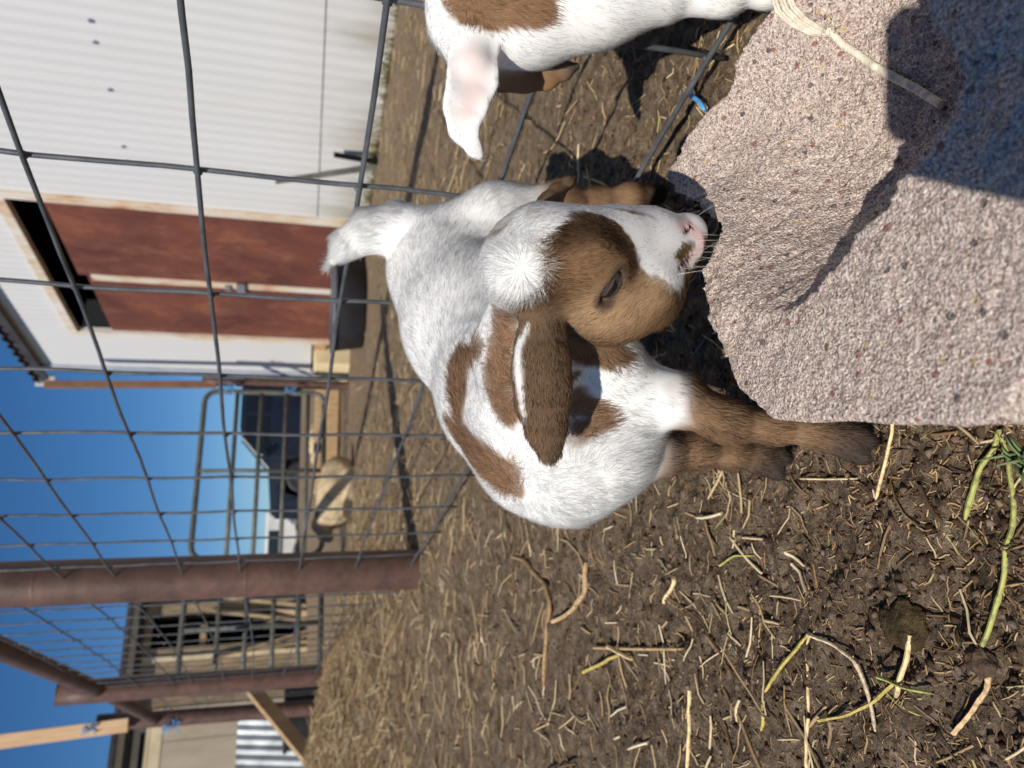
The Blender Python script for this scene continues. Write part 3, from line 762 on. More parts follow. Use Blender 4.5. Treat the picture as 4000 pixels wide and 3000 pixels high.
for x in (0.98, 4.28):
    for y in (0.08, 1.72):
        w = MB().tube([(x, y - 0.11, 0.37), (x, y - 0.09, 0.37), (x, y + 0.09, 0.37), (x, y + 0.11, 0.37)], [0.33, 0.37, 0.37, 0.33], 28).build('wheel', M['black'], tr, False)
        MB().tube([(x, y - 0.125, 0.37), (x, y - 0.111, 0.37)], [0.15, 0.17], 20).build('rim', M['roofunder'], w)
tag(tr, 'dark blue pickup truck parked beyond the gate', 'truck')
tl = empty('trailer', (-4.1, 18.8, float(g_large(-4.1, 18.8))), math.radians(14))
M['whitepaint'] = mottled('off_white_paint', srgb(196, 194, 190), srgb(222, 220, 214), 3, 0.5, 0.4)
MB().box((0, 0, 0.82), (1.35, 1.6, 0.75), None, 0.06).build('body', M['whitepaint'], tl)
MB().box((-0.1, -0.806, 0.98), (0.6, 0.012, 0.28), None, 0.004).build('window', M['glass'], tl)
MB().box((0.62, -0.81, 0.85), (0.08, 0.02, 0.14), None, 0.004).build('tail_light', mottled('orange_lens', srgb(190, 90, 40), srgb(210, 110, 50), 4, 0.3, 0.5), tl)
for x in (-0.3, 0.4): MB().tube([(x, -0.8, 0.28), (x, -0.6, 0.28)], 0.28, 20).build('wheel', M['black'], tl)
tag(tl, 'small off white trailer behind the nose of the blue truck', 'trailer')
tb = MB().box((0, 0, 0), (1.25, 0.2, 0.20), None, 0.012).build('timber_beam', M['oldwood'], None)
tb.location = (-0.62, 8.0, 0.16); tb.rotation_euler = (0, 0.01, 0.12)
tag(tb, 'squared tan timber lying on the ground behind the gate', 'timber')
tb = MB().box((0, 0, 0), (1.1, 0.16, 0.12), None, 0.01).build('timber_beam', M['oldwood'], None)
tb.location = (-0.5, 7.65, 0.09); tb.rotation_euler = (0.1, 0.0, 0.02)
tag(tb, 'lower plank-like timber resting in front of the squared one', 'timber')
M['boulder'] = mottled('pale_boulder', srgb(176, 154, 122), srgb(214, 194, 160), 7, 0.95, 0.15, 0.6, 30, 0.01)
def boulder(label, loc, r, sq, seed):
    o = clod('boulder', label, 'boulder', 2000, 1500, r, M['boulder'], sq, seed, 0.02); o.location = loc; return o
boulder('dark earthy lump behind the lying timbers', (-0.75, 8.8, 0.15), 0.3, 0.5, 24)
# far bank of dry ground

# ------------------------------------------------------------------ concrete block
ZR = 0.12
def onz3(l):
    l = np.array(l, float); return onz(l[:, 0], l[:, 1], l[:, 2])
def seg_dist(X, Y, poly, closed=True):
    n = len(poly); best = np.full(X.shape, 1e9); inside = np.zeros(X.shape, bool)
    for i in range(n if closed else n - 1):
        ax, ay = poly[i]; bx, by = poly[(i + 1) % n]
        dx, dy = bx - ax, by - ay
        t = np.clip(((X - ax) * dx + (Y - ay) * dy) / (dx * dx + dy * dy + 1e-12), 0, 1)
        best = np.minimum(best, np.hypot(X - ax - t * dx, Y - ay - t * dy))
        if closed:
            c = (ay > Y) != (by > Y)
            with np.errstate(divide='ignore', invalid='ignore'):
                xi = ax + (Y - ay) * dx / (dy if dy else 1e-12)
            inside ^= c & (X < xi)
    return best, inside
OUTL = [(3930, 1650, ZR), (3700, 1668, ZR), (3400, 1655, ZR), (3020, 1640, ZR), (2880, 1520, ZR), (2800, 1300, ZR), (2762, 1180, ZR), (2722, 1065, .119), (2768, 985, .116), (2785, 900, .112),
        (2765, 840, .106), (2705, 790, .102), (2640, 750, .10), (2606, 690, .10), (2640, 620, .10), (2700, 500, .097), (2800, 370, .094), (2890, 190, .09), (3020, 0, .085), (3150, -300, .085)]
OUT = onz3(OUTL)[:, :2]
OUT = np.vstack([OUT, [(0.48, 0.36), (0.48, 0.0), (0.25, 0.06), (0.006, 0.18)]])
RL = [(3062, 1228), (3217, 1106), (3381, 912), (3509, 758), (3658, 543), (3719, 440), (3757, 307), (3709, 205), (3637, 92), (3600, 0), (3560, -300)]
RP = onz3([(a_, b_, ZR) for a_, b_ in RL])[:, :2]
RP = np.vstack([RP, [(0.6, 0.2), (0.6, -0.2), (-0.15, -0.2), (-0.15, 0.40)], onz3([(2680, 1420, ZR)])[:, :2]])
CP = np.array([(3060, 1230, .119), (2980, 1200, .119), (2880, 1160, .118), (2780, 1120, .118), (2680, 1200, .12),
               (2950, 1040, .104), (2860, 960, .104), (2800, 900, .107), (3060, 1110, .106), (2900, 860, .092), (3080, 960, .084), (3000, 720, .076), (2850, 720, .085),
               (3430, 555, .037), (3390, 60, .045), (3100, 500, .062), (2900, 450, .077), (3000, 250, .076), (3200, 200, .062), (3200, -300, .07), (3600, -300, .04),
               (3135, 1105, .098), (3235, 955, .075), (3335, 835, .055), (3440, 690, .042), (3550, 575, .034), (3640, 430, .034), (3640, 250, .036), (3560, 60, .040)] + OUTL)
CPP = onz3(CP)
RN = np.array([0.88, 0.474])                     # the hollow's floor at the foot of the steep side
foot = [(3217, 1106, .072), (3381, 912, .030), (3509, 758, .014), (3658, 543, .010), (3719, 440, .010)]
CPP = np.vstack([CPP] + [np.array([[*(onz(a_, b_, ZR)[:2] + RN * o_), z_]]) for a_, b_, z_ in foot for o_ in (0.006, 0.017)])
Q = CPP[:, :2] * 8
rbf = lambda d2: d2 * np.log(d2 + 1e-9) * 0.5
Ka = rbf(((Q[:, None] - Q[None]) ** 2).sum(-1)) + np.eye(len(Q)) * 0.02
Pm = np.column_stack([np.ones(len(Q)), Q])
As = np.block([[Ka, Pm], [Pm.T, np.zeros((3, 3))]])
cf = np.linalg.solve(As, np.concatenate([CPP[:, 2], np.zeros(3)]))
st = 0.00115
xs = np.arange(-0.035, 0.42, st); ys = np.arange(0.02, 0.53, st)
BX, BY = np.meshgrid(xs, ys, indexing='ij')
SZ = cf[-3] + cf[-2] * BX * 8 + cf[-1] * BY * 8
for (qx, qy), cw in zip(Q, cf[:-3]): SZ = SZ + cw * rbf((BX * 8 - qx) ** 2 + (BY * 8 - qy) ** 2)
SZ = np.clip(SZ, 0.004, ZR)
jag = 0.0010 * fbm2(BX * 170, BY * 170, 51, 3) + 0.0013 * noise2(BX * 70, BY * 70, 52)
dR, inR = seg_dist(BX, BY, RP)
sd = np.where(inR, -dR, dR) + jag * 2.4
t = np.clip(sd / 0.004, 0, 1); t = t * t * (3 - 2 * t)
BZ = ZR * (1 - t) + SZ * t
BZ = np.minimum(BZ, ZR)
dO, inO = seg_dist(BX, BY, OUT)
so_ = np.where(inO, dO, -dO) + jag
edge = np.clip(so_ / 0.004, 0, 1)
BZ = BZ - 0.003 * (1 - np.sqrt(1 - (1 - edge) ** 2))           # worn arris
grit = np.abs(noise2(BX * 260, BY * 260, 61)) * 0.0012 + np.abs(noise2(BX * 520, BY * 520, 62)) * 0.0009 + 0.0014 * noise2(BX * 70, BY * 70, 63)
crk = np.exp(-((BY - 0.372 - 0.006 * noise2(BX * 60, BY * 0, 64) + 0.2 * (BX - 0.07)) / 0.0012) ** 2) * (BX > 0.075) * (BX < 0.11)
BZ = BZ - 0.0016 * np.clip(np.abs(noise2(BX * 190, BY * 190, 68)) - 0.42, 0, 1) + grit * (1 + 1.3 * t * (1 - np.clip((BX - 0.16) / 0.05, 0, 1))) + 0.0018 * t * fbm2(BX * 55, BY * 55, 66, 3) - 0.004 * crk - 0.0035 * np.clip(noise2(BX * 120, BY * 120, 67) - 0.45, 0, 1)
keep = so_ > 0
idx = -np.ones(BX.shape, int); idx[keep] = np.arange(keep.sum())
V = np.stack([BX[keep], BY[keep], BZ[keep]], 1)
q = keep[:-1, :-1] & keep[1:, :-1] & keep[1:, 1:] & keep[:-1, 1:]
a, b = np.nonzero(q)
Fq = np.stack([idx[a, b], idx[a + 1, b], idx[a + 1, b + 1], idx[a, b + 1]], 1)
E = np.concatenate([Fq[:, [0, 1]], Fq[:, [1, 2]], Fq[:, [2, 3]], Fq[:, [3, 0]]])
key = np.sort(E, 1); u_, first, cnt = np.unique(key[:, 0] * 10 ** 7 + key[:, 1], return_index=True, return_counts=True)
BE = E[first[cnt == 1]]
bv = np.unique(BE); nb = len(V); LV = 14
mp = -np.ones(nb, int); mp[bv] = np.arange(len(bv))
side = []
for l in range(1, LV + 1):
    f = l / LV
    zz = V[bv, 2] * (1 - f) - 0.03 * f
    rough = 0.0016 * noise3(np.stack([V[bv, 0] * 120, V[bv, 1] * 120, zz * 120], 1), 71) + 0.001 * noise3(np.stack([V[bv, 0] * 300, V[bv, 1] * 300, zz * 300], 1), 72)
    cen = np.array([0.14, 0.28]); dv = V[bv, :2] - cen; dv /= np.linalg.norm(dv, axis=1)[:, None]
    side.append(np.stack([V[bv, 0] + dv[:, 0] * (rough - 0.008 * f), V[bv, 1] + dv[:, 1] * (rough - 0.008 * f), zz], 1))
V = np.vstack([V] + side)
sf = []
for l in range(LV):
    up = (lambda e: e) if l == 0 else (lambda e, l=l: nb + (l - 1) * len(bv) + mp[e])
    lo = lambda e, l=l: nb + l * len(bv) + mp[e]
    sf.append(np.stack([up(BE[:, 1]), up(BE[:, 0]), lo(BE[:, 0]), lo(BE[:, 1])], 1))
Fq = np.vstack([Fq] + sf)
n = N('pinkish_concrete', 0.95, 0.12)
v = n.coord()
vc = n.voro(1250, out='Color'); s1 = n.new('ShaderNodeSeparateColor'); n.t.links.new(vc, s1.inputs[0])
vc2 = n.voro(230, out='Color'); s2 = n.new('ShaderNodeSeparateColor'); n.t.links.new(vc2, s2.inputs[0])
base = n.ramp(n.noise(22, 5, 0.6), [(0.3, srgb(190, 174, 163)), (0.7, srgb(210, 194, 180))])
sp_c = n.ramp(s1.outputs[0], [(0.0, srgb(112, 98, 92)), (0.10, srgb(160, 138, 130)), (0.35, srgb(188, 170, 160)), (0.6, srgb(210, 192, 180)), (0.85, srgb(228, 214, 198)), (0.95, srgb(244, 232, 212)), (1.0, srgb(180, 128, 114))])
vc3 = n.voro(600, out='Color'); s3 = n.new('ShaderNodeSeparateColor'); n.t.links.new(vc3, s3.inputs[0])
stone = n.ramp(s3.outputs[1], [(0.0, srgb(120, 104, 98)), (0.3, srgb(170, 148, 138)), (0.55, srgb(226, 212, 196)), (0.8, srgb(190, 168, 152)), (1.0, srgb(150, 118, 110))])
c = n.mix(0.85, base, sp_c)
c = n.mix(n.math('MULTIPLY', n.math('MULTIPLY', n.math('GREATER_THAN', s3.outputs[0], 0.55), n.math('LESS_THAN', n.voro(600), 0.55)), 0.7), c, stone)
sp2 = n.ramp(s2.outputs[1], [(0.0, srgb(70, 66, 66)), (0.35, srgb(140, 84, 74)), (0.7, srgb(206, 184, 140)), (1, srgb(120, 110, 110))], 'CONSTANT')
msk = n.math('MULTIPLY', n.math('GREATER_THAN', s2.outputs[0], 0.90), n.math('LESS_THAN', n.voro(230), 0.42))
c = n.mix(n.math('MULTIPLY', msk, 0.75), c, sp2)
pit = n.ramp(n.noise(520, 5, 0.75), [(0.36, g4(0)), (0.48, g4(1))])
c = n.mix(pit, n.mix(1.0, c, srgb(160, 148, 142), 'MULTIPLY'), c)
n.color(c)
n.bump(n.math('ADD', n.math('MULTIPLY', n.voro(560), 1.5), n.math('ADD', n.noise(1400, 3, 0.75), n.math('MULTIPLY', n.voro(820), 1.2))), 0.55, 0.0022)
block = mesh_np('concrete_block', V, Fq, n.m)
tag(block, 'rough pinkish grey concrete block with a hollowed end, right by the camera', 'block')
def block_z(x, y):
    i = np.clip(((x - xs[0]) / st).round().astype(int), 0, len(xs) - 1); j = np.clip(((y - ys[0]) / st).round().astype(int), 0, len(ys) - 1)
    return BZ[i, j]
def on_block(px, py):
    """first point of the pixel's ray that meets the block top"""
    r = ray(px, py); k = np.linspace(0.1, 0.6, 3000)
    p = CAM + r[None] * k[:, None]
    hit = (p[:, 2] < block_z(p[:, 0], p[:, 1]))
    return p[np.argmax(hit)]

# rope lying in the hollow
n = N('white_rope', 0.8, 0.2); n.color(n.ramp(n.noise(160, 4, 0.6), [(0.3, srgb(196, 184, 160)), (0.7, srgb(232, 224, 206))])); M['rope'] = n.m
rope = empty('rope', (0, 0, 0))
def on_path(pts, rad, k=40):
    pts = np.array(pts, float); tt = np.linspace(0, len(pts) - 1, k)
    px = np.interp(tt, range(len(pts)), pts[:, 0]); py = np.interp(tt, range(len(pts)), pts[:, 1])
    q = np.array([on_block(a, b) for a, b in zip(px, py)])
    for _ in range(4): q[1:-1] = (q[:-2] + q[1:-1] * 2 + q[2:]) / 4
    return q - F_ * rad * 1.0 + np.array([0, 0, rad * 0.5])
core = on_path([(3235, 130), (3290, 185), (3350, 225), (3420, 275), (3500, 320), (3570, 355), (3640, 400), (3690, 430)], 0.0032, 150)
core = core[:143]
MB().tube(core, 0.0021, 20, True, lambda i, a: 1 + 0.10 * abs(math.sin(2 * a + i * 0.55)) + 0.10 * abs(math.sin(2 * a - i * 0.55)) - 0.06).build('braid', M['rope'], rope, True)
for k in range(6):
    o = (k - 2.5) * 14
    st_ = on_path([(3025 + o * 1.1 + 20, -40), (3070 + o * 1.05, 40 - o * 0.3), (3120 + o * 0.9, 90 - o * 0.35), (3185 + o * 0.5, 125 - o * 0.4), (3245 + o * 0.1, 145)], 0.0013, 60)
    st_[:, 2] += 0.0006 * (k % 2)
    MB().tube(st_, 0.00095, 10, True, lambda i, a: 1 + 0.16 * math.sin(2 * a + i * 1.1)).build('strand', M['rope'], rope, True)
fz = MB(); kc = core[1]
for k in range(90):
    d = np.array([random.gauss(0, 1), random.gauss(0, 1), random.gauss(0, 1)]); d /= np.linalg.norm(d)
    p0 = kc + d * 0.0022 + np.array([random.gauss(0, 0.002), random.gauss(0, 0.002), 0])
    fz.tube([p0, p0 + d * 0.002, p0 + d * 0.003 + np.array([random.gauss(0, 0.001), random.gauss(0, 0.001), 0])], [0.0002, 0.0002, 0.0001], 4)
fz.tube([kc - (core[8] - core[0]) * 0.3, kc, core[5]], [0.0021, 0.0031, 0.0023], 14, True, lambda i, a: 1 + 0.12 * math.sin(5 * a))
fz.build('frayed_knot', M['rope'], rope, True)
tag(rope, 'white braided rope with loose strands lying in the hollow of the block', 'rope')
tw = on_path if False else None
bt = [onz(x, y, 0.012) for x, y in ((2706, 318), (2690, 345), (2700, 375), (2735, 400), (2752, 432))]
tag(MB().tube(bt, [0.0015, 0.0022, 0.0024, 0.0022, 0.0016], 8).build('blue_twine', M['twine'], None, True), 'scrap of blue twine on the straw against the concrete block', 'twine')

# the phone this picture was taken with, just behind the lens; it throws the rounded shadow on the block
pr = []
w0, w1, e0, e1, cr = -0.050, 0.022, -0.145, 0.0113, 0.010
for cx, cy, a0 in ((w1 - cr, e1 - cr, 0), (w0 + cr, e1 - cr, 90), (w0 + cr, e0 + cr, 180), (w1 - cr, e0 + cr, 270)):
    for i in range(7):
        a = math.radians(a0 + i * 15); pr.append((cx + cr * math.cos(a), cy + cr * math.sin(a)))
B0 = CAM - F_ * 0.003; B1 = CAM - F_ * 0.011
ph = empty('smartphone', B0)
MB().prism(pr, B0 - B0, B1 - B0, R_, U0).build('case', M['black'], ph)
MB().tube([(B1 - B0) * 0.1 + R_ * 0.012 , (B1 - B0) * -0.1 + R_ * 0.012], 0.006, 20).build('lens_ring', M['steel'], ph)
tag(ph, 'black smartphone held over the block, its shadow falling on it', 'phone')

# ------------------------------------------------------------------ goat kids: one continuous body each, grown from a smooth-blended skeleton
def smin(a, b, k):
    h = np.clip(0.5 + 0.5 * (b - a) / k, 0, 1)
    return b * (1 - h) + a * h - k * h * (1 - h)
def capsule(p, a, b, ra, rb):
    ab = b - a; L2 = ab @ ab + 1e-12
    h = np.clip(((p - a) @ ab) / L2, 0, 1)
    return np.linalg.norm(p - a - h[:, None] * ab, axis=1) - (ra + h * (rb - ra)), h
class Body:
    def __init__(s): s.bones = []; s.cuts = []
    def limb(s, zone, pts, k=0.012, flow=None, hair=0.008):
        """pts: (point, radius) pairs; flow: growth direction of the coat (default along the limb)"""
        for (a, ra), (b, rb) in zip(pts[:-1], pts[1:]):
            d = (b - a) / (np.linalg.norm(b - a) + 1e-9)
            s.bones.append(dict(zone=zone, a=a, b=b, ra=ra, rb=rb, k=k, flow=d if flow is None else np.array(flow, float), hair=hair, flat=None))
    def ear(s, zone, pts, half, thick, wdir, hair=0.004, k=0.005, cup=0.0):
        for i in range(len(pts) - 1):
            a, b = pts[i], pts[i + 1]; d = (b - a) / np.linalg.norm(b - a)
            w = wdir - d * (wdir @ d); w /= np.linalg.norm(w)
            s.bones.append(dict(zone=zone, a=a, b=b, ra=half[i], rb=half[i + 1], k=k, flow=d, hair=hair, flat=(w, np.cross(d, w), thick, cup)))
    def bone_d(s, p, o):
        if o['flat'] is None: return capsule(p, o['a'], o['b'], o['ra'], o['rb'])
        w, nn, T, cup = o['flat']
        ab = o['b'] - o['a']; L = np.linalg.norm(ab); d = ab / L
        q0 = (p - o['a']) @ d; h = np.clip(q0 / L, 0, 1)
        q = p - o['a'] - (h * L)[:, None] * d
        Wd = o['ra'] + h * (o['rb'] - o['ra'])
        cw, ct = q @ w, q @ d
        cn = q @ nn + cup * (cw / Wd) ** 2 * Wd
        k0 = np.sqrt((cw / Wd) ** 2 + (cn / T) ** 2 + (ct / Wd) ** 2) + 1e-9
        k1 = np.sqrt((cw / Wd ** 2) ** 2 + (cn / T ** 2) ** 2 + (ct / Wd ** 2) ** 2) + 1e-9
        return k0 * (k0 - 1) / k1, h
    def f(s, p):
        d = None
        for o in s.bones:
            e, _ = s.bone_d(p, o)
            d = e if d is None else smin(d, e, o['k'])
        for (c, ax, k) in s.cuts:
            q = (p - c) @ ax[0].T / ax[1]
            k0 = np.linalg.norm(q, axis=1) + 1e-9; k1 = np.linalg.norm(q / ax[1], axis=1) + 1e-9
            e = k0 * (k0 - 1) / k1
            d = -smin(-d, e, k)
        return d
    def grad(s, p, e=0.0012):
        g_ = np.stack([s.f(p + np.eye(3)[i] * e) - s.f(p - np.eye(3)[i] * e) for i in range(3)], 1)
        return g_ / (np.linalg.norm(g_, axis=1)[:, None] + 1e-12)
    def hit(s, px, py):
        r = ray(px, py); r = r / np.linalg.norm(r); t = np.full(1, 0.15)
        for _ in range(120):
            t = t + s.f((CAM + r * t[0])[None]) * 0.8
            if t[0] > 3: break
        return CAM + r * t[0]
    def zones(s, p):
        """softmax weights of the bones at p, their flow, hair length and zone weights"""
        D = np.stack([s.bone_d(p, o)[0] for o in s.bones], 1)
        wt = np.exp(-(D - D.min(1)[:, None]) / 0.004); wt /= wt.sum(1)[:, None]
        fl = wt @ np.array([o['flow'] for o in s.bones]); hl = wt @ np.array([o['hair'] for o in s.bones])
        zn = sorted({o['zone'] for o in s.bones}); zw = {z: wt[:, [i for i, o in enumerate(s.bones) if o['zone'] == z]].sum(1) for z in zn}
        return fl, hl, zw
def surface_net(f, lo, hi, h):
    """dual mesh of f = 0"""
    lo, hi = np.array(lo), np.array(hi)
    nx = np.ceil((hi - lo) / h).astype(int) + 1
    cn = (nx + 3) // 4 + 1
    cg = np.stack(np.meshgrid(*[lo[i] + np.arange(cn[i]) * h * 4 for i in range(3)], indexing='ij'), -1)
    cd = f(cg.reshape(-1, 3)).reshape(cn)
    near = np.abs(cd) < h * 4 * 1.9
    full = np.where(cd < 0, -1.0, 1.0)
    up = lambda A: np.repeat(np.repeat(np.repeat(A, 4, 0), 4, 1), 4, 2)
    nm = np.zeros(cn, bool)
    for dx in (0, 1):
        for dy in (0, 1):
            for dz in (0, 1):
                sh = near[dx:, dy:, dz:]; nm[:sh.shape[0], :sh.shape[1], :sh.shape[2]] |= sh
    NM = up(nm); D = up(full)
    nn = np.argwhere(NM)
    D[NM] = f(lo + nn * h)
    inside = D < 0
    c = [inside[dx:D.shape[0] - 1 + dx, dy:D.shape[1] - 1 + dy, dz:D.shape[2] - 1 + dz] for dx in (0, 1) for dy in (0, 1) for dz in (0, 1)]
    cs_ = sum(x.astype(int) for x in c); act = (cs_ > 0) & (cs_ < 8)
    ac = np.argwhere(act); vid = -np.ones(act.shape, int); vid[act] = np.arange(len(ac))
    V = lo + (ac + 0.5) * h
    for _ in range(4):
        d = f(V); V = V - s_grad(f, V) * d[:, None] * 0.9
    Fq = []
    for ax in range(3):
        o = [i for i in range(3) if i != ax]
        sl0 = [slice(1, -1)] * 3; sl0[ax] = slice(0, -1)
        a = inside[tuple(slice(0, -1) if i == ax else slice(None) for i in range(3))]
        b = inside[tuple(slice(1, None) if i == ax else slice(None) for i in range(3))]
        for flip, mask in ((False, a & ~b), (True, ~a & b)):
            e = np.argwhere(mask)
            ok = np.all(e[:, o] > 0, 1) & np.all(e[:, o] < np.array(act.shape)[o], 1) & (e[:, ax] < act.shape[ax]); e = e[ok]
            def cell(d1, d2):
                k = e.copy(); k[:, o[0]] -= d1; k[:, o[1]] -= d2; return vid[k[:, 0], k[:, 1], k[:, 2]]
            qd = np.stack([cell(1, 1), cell(0, 1), cell(0, 0), cell(1, 0)], 1)
            if flip != (ax == 1): qd = qd[:, ::-1]
            Fq.append(qd)
    Fq = np.vstack(Fq); Fq = Fq[(Fq >= 0).all(1)]
    return V, Fq
def s_grad(f, p, e=0.0008):
    g_ = np.stack([f(p + np.eye(3)[i] * e) - f(p - np.eye(3)[i] * e) for i in range(3)], 1)
    return g_ / (np.linalg.norm(g_, axis=1)[:, None] + 1e-12)
def blob_w(p, caps, jit, soft=0.12):
    """0..1 membership of a patch made of capsules (a, ra, b, rb) on the coat"""
    best = np.full(len(p), 9.0)
    for a, ra, b, rb in caps:
        ab = b - a; L2 = ab @ ab + 1e-12
        h = np.clip(((p - a) @ ab) / L2, 0, 1)
        best = np.minimum(best, np.linalg.norm(p - a - h[:, None] * ab, axis=1) / (ra + h * (rb - ra)))
    return np.clip((1 + soft - best - jit) / (2 * soft), 0, 1)

n = N('goat_skin', 0.85, 0.15)
n.color(n.attr('coat')); n.b.inputs['Subsurface Weight'].default_value = 0.0
M['skin'] = n.m
hm = bpy.data.materials.new('goat_hair'); hm.use_nodes = True
t = hm.node_tree; t.nodes.clear()
out = t.nodes.new('ShaderNodeOutputMaterial'); at = t.nodes.new('ShaderNodeAttribute'); at.attribute_name = 'coat'
an = t.nodes.new('ShaderNodeAttribute'); an.attribute_name = 'lie'
df = t.nodes.new('ShaderNodeBsdfDiffuse'); hr = t.nodes.new('ShaderNodeBsdfHair'); mx = t.nodes.new('ShaderNodeMixShader')
hr.component = 'Reflection'; hr.inputs['RoughnessU'].default_value = 0.35; hr.inputs['RoughnessV'].default_value = 0.6
t.links.new(at.outputs['Color'], df.inputs['Color']); t.links.new(an.outputs['Vector'], df.inputs['Normal'])
t.links.new(at.outputs['Color'], hr.inputs['Color'])
mx.inputs[0].default_value = 0.20
tb_ = t.nodes.new('ShaderNodeBsdfTransparent'); m2 = t.nodes.new('ShaderNodeMixShader'); m2.inputs[0].default_value = 0.4      # fine fibres let part of the light through
t.links.new(df.outputs[0], mx.inputs[1]); t.links.new(hr.outputs[0], mx.inputs[2])
t.links.new(mx.outputs[0], m2.inputs[1]); t.links.new(tb_.outputs[0], m2.inputs[2]); bw_ = t.nodes.new('ShaderNodeRGBToBW'); mr_ = t.nodes.new('ShaderNodeMapRange'); t.links.new(at.outputs['Color'], bw_.inputs[0]); t.links.new(bw_.outputs[0], mr_.inputs[0])
for i_, v_ in ((1, 0.2), (2, 0.7), (3, 0.06), (4, 0.52)): mr_.inputs[i_].default_value = v_
t.links.new(mr_.outputs[0], m2.inputs[0]); t.links.new(m2.outputs[0], out.inputs[0])
M['hair'] = hm

def make_goat(name, label, body, paint, lo, hi, h, nhair, bald, seed, rad=0.00011, whorl=None):
    V, Fq = surface_net(body.f, lo, hi, h)
    nrm = body.grad(V)
    col = paint(V, nrm, False)
    col = col * (0.62 + 0.38 * np.clip(col.mean(1) / 0.6, 0, 1))[:, None]       # skin under brown hair is darkened to paint shade between the strands
    go = mesh_np(name, V, Fq, M['skin'])
    ca = go.data.color_attributes.new('coat', 'FLOAT_COLOR', 'POINT')
    ca.data.foreach_set('color', np.concatenate([col, np.ones((len(V), 1))], 1).astype(np.float32).ravel())
    tag(go, label, 'goat kid', 'white and tan goat kids')
    r = np.random.default_rng(seed)
    A, B, C, D = (V[Fq[:, i]] for i in range(4))
    ar = np.linalg.norm(np.cross(C - A, D - B), axis=1) / 2
    cen = (A + C) / 2
    view = CAM - cen; view /= np.linalg.norm(view, axis=1)[:, None]
    fn = np.cross(C - A, D - B); fn /= np.linalg.norm(fn, axis=1)[:, None] + 1e-12
    pick = r.choice(len(ar), nhair, p=ar / ar.sum())
    u, v = r.random((2, nhair, 1))
    p = (A[pick] * (1 - u) + B[pick] * u) * (1 - v) + (D[pick] * (1 - u) + C[pick] * u) * v
    bl = bald(p)
    p = p[r.random(len(p)) > bl]
    N_ = len(p)
    nr = body.grad(p)
    p = p - nr * body.f(p)[:, None]
    fl, hl, zw = body.zones(p)
    if whorl is not None: fl = whorl(p, fl)
    hl = hl * (1 - 0.75 * bald(p)) * r.uniform(0.7, 1.15, N_)
    jd = np.stack([noise3(p * 90 + i * 31.7, 90 + i) for i in range(3)], 1) * 0.20 + np.stack([noise3(p * 300 + i * 17.3, 95 + i) for i in range(3)], 1) * 0.26 + r.normal(0, 0.15, (N_, 3))
    tg = fl + jd
    tg = tg - nr * (tg * nr).sum(1)[:, None]
    tg /= np.linalg.norm(tg, axis=1)[:, None] + 1e-9
    dkn = np.clip(1 - paint(p, nr, True).mean(1) / 0.5, 0, 1)
    poof = np.clip(1.4 - np.linalg.norm(p - (WH if whorl is not None else CAM), axis=1) / 0.026, 0, 1)
    hl = hl * (1 + 0.35 * poof)
    lift = np.clip(0.11 + 0.33 * dkn + 0.24 * poof + r.normal(0, 0.10, N_) + (0.06 + 0.12 * dkn) * noise3(p * 90, 99), 0.08, 0.9)
    K = 5
    s = np.linspace(0, 1, K)[None, :, None]
    pts = p[:, None] - nr[:, None] * 0.0006 + hl[:, None, None] * (tg[:, None] * s * (1 - 0.22 * lift[:, None, None]) + nr[:, None] * (lift[:, None, None] * (s - 0.55 * s * s)))
    col = paint(p, nr, True)
    dk_ = 0.19 + 0.36 * np.clip(1 - col.mean(1) / 0.5, 0, 1)[:, None]          # darker coats are more mixed
    col = np.clip(col * (1 + dk_ * r.normal(0, 0.8, (N_, 1)).clip(-1.3, 1.6)) * (1 + 0.10 * noise3(p * 150, 44))[:, None], 0, 0.95)
    hc = bpy.data.hair_curves.new('coat')
    hc.add_curves([K] * N_)
    hc.attributes['position'].data.foreach_set('vector', pts.astype(np.float32).ravel())
    ra = hc.attributes.get('radius') or hc.attributes.new('radius', 'FLOAT', 'POINT')
    rp_ = rad * np.array([1.0, 1.0, 0.9, 0.65, 0.2])[None] * r.uniform(0.8, 1.2, (N_, 1))
    ra.data.foreach_set('value', rp_.astype(np.float32).ravel())
    cc = hc.attributes.new('coat', 'FLOAT_COLOR', 'CURVE'); cc.data.foreach_set('color', np.concatenate([col, np.ones((N_, 1))], 1).astype(np.float32).ravel())
    ln = nr + (0.07 + 0.3 * np.clip(1 - col.mean(1) / 0.5, 0, 1))[:, None] * jd + 0.10 * tg
    ln /= np.linalg.norm(ln, axis=1)[:, None]
    nn = hc.attributes.new('lie', 'FLOAT_VECTOR', 'CURVE'); nn.data.foreach_set('vector', ln.astype(np.float32).ravel())
    link('coat', hc, M['hair'], go)
    return go

def pr_(px, py, d, rpx): return (P(px, py, d), rpx * d / FPX)
def lin(*c): return np.array(srgb(*c)[:3])
WHITE = np.array([0.80, 0.78, 0.74]); DKB, MDB, TAN, RED = lin(92, 70, 51), lin(128, 99, 72), lin(170, 138, 104), lin(150, 117, 90)
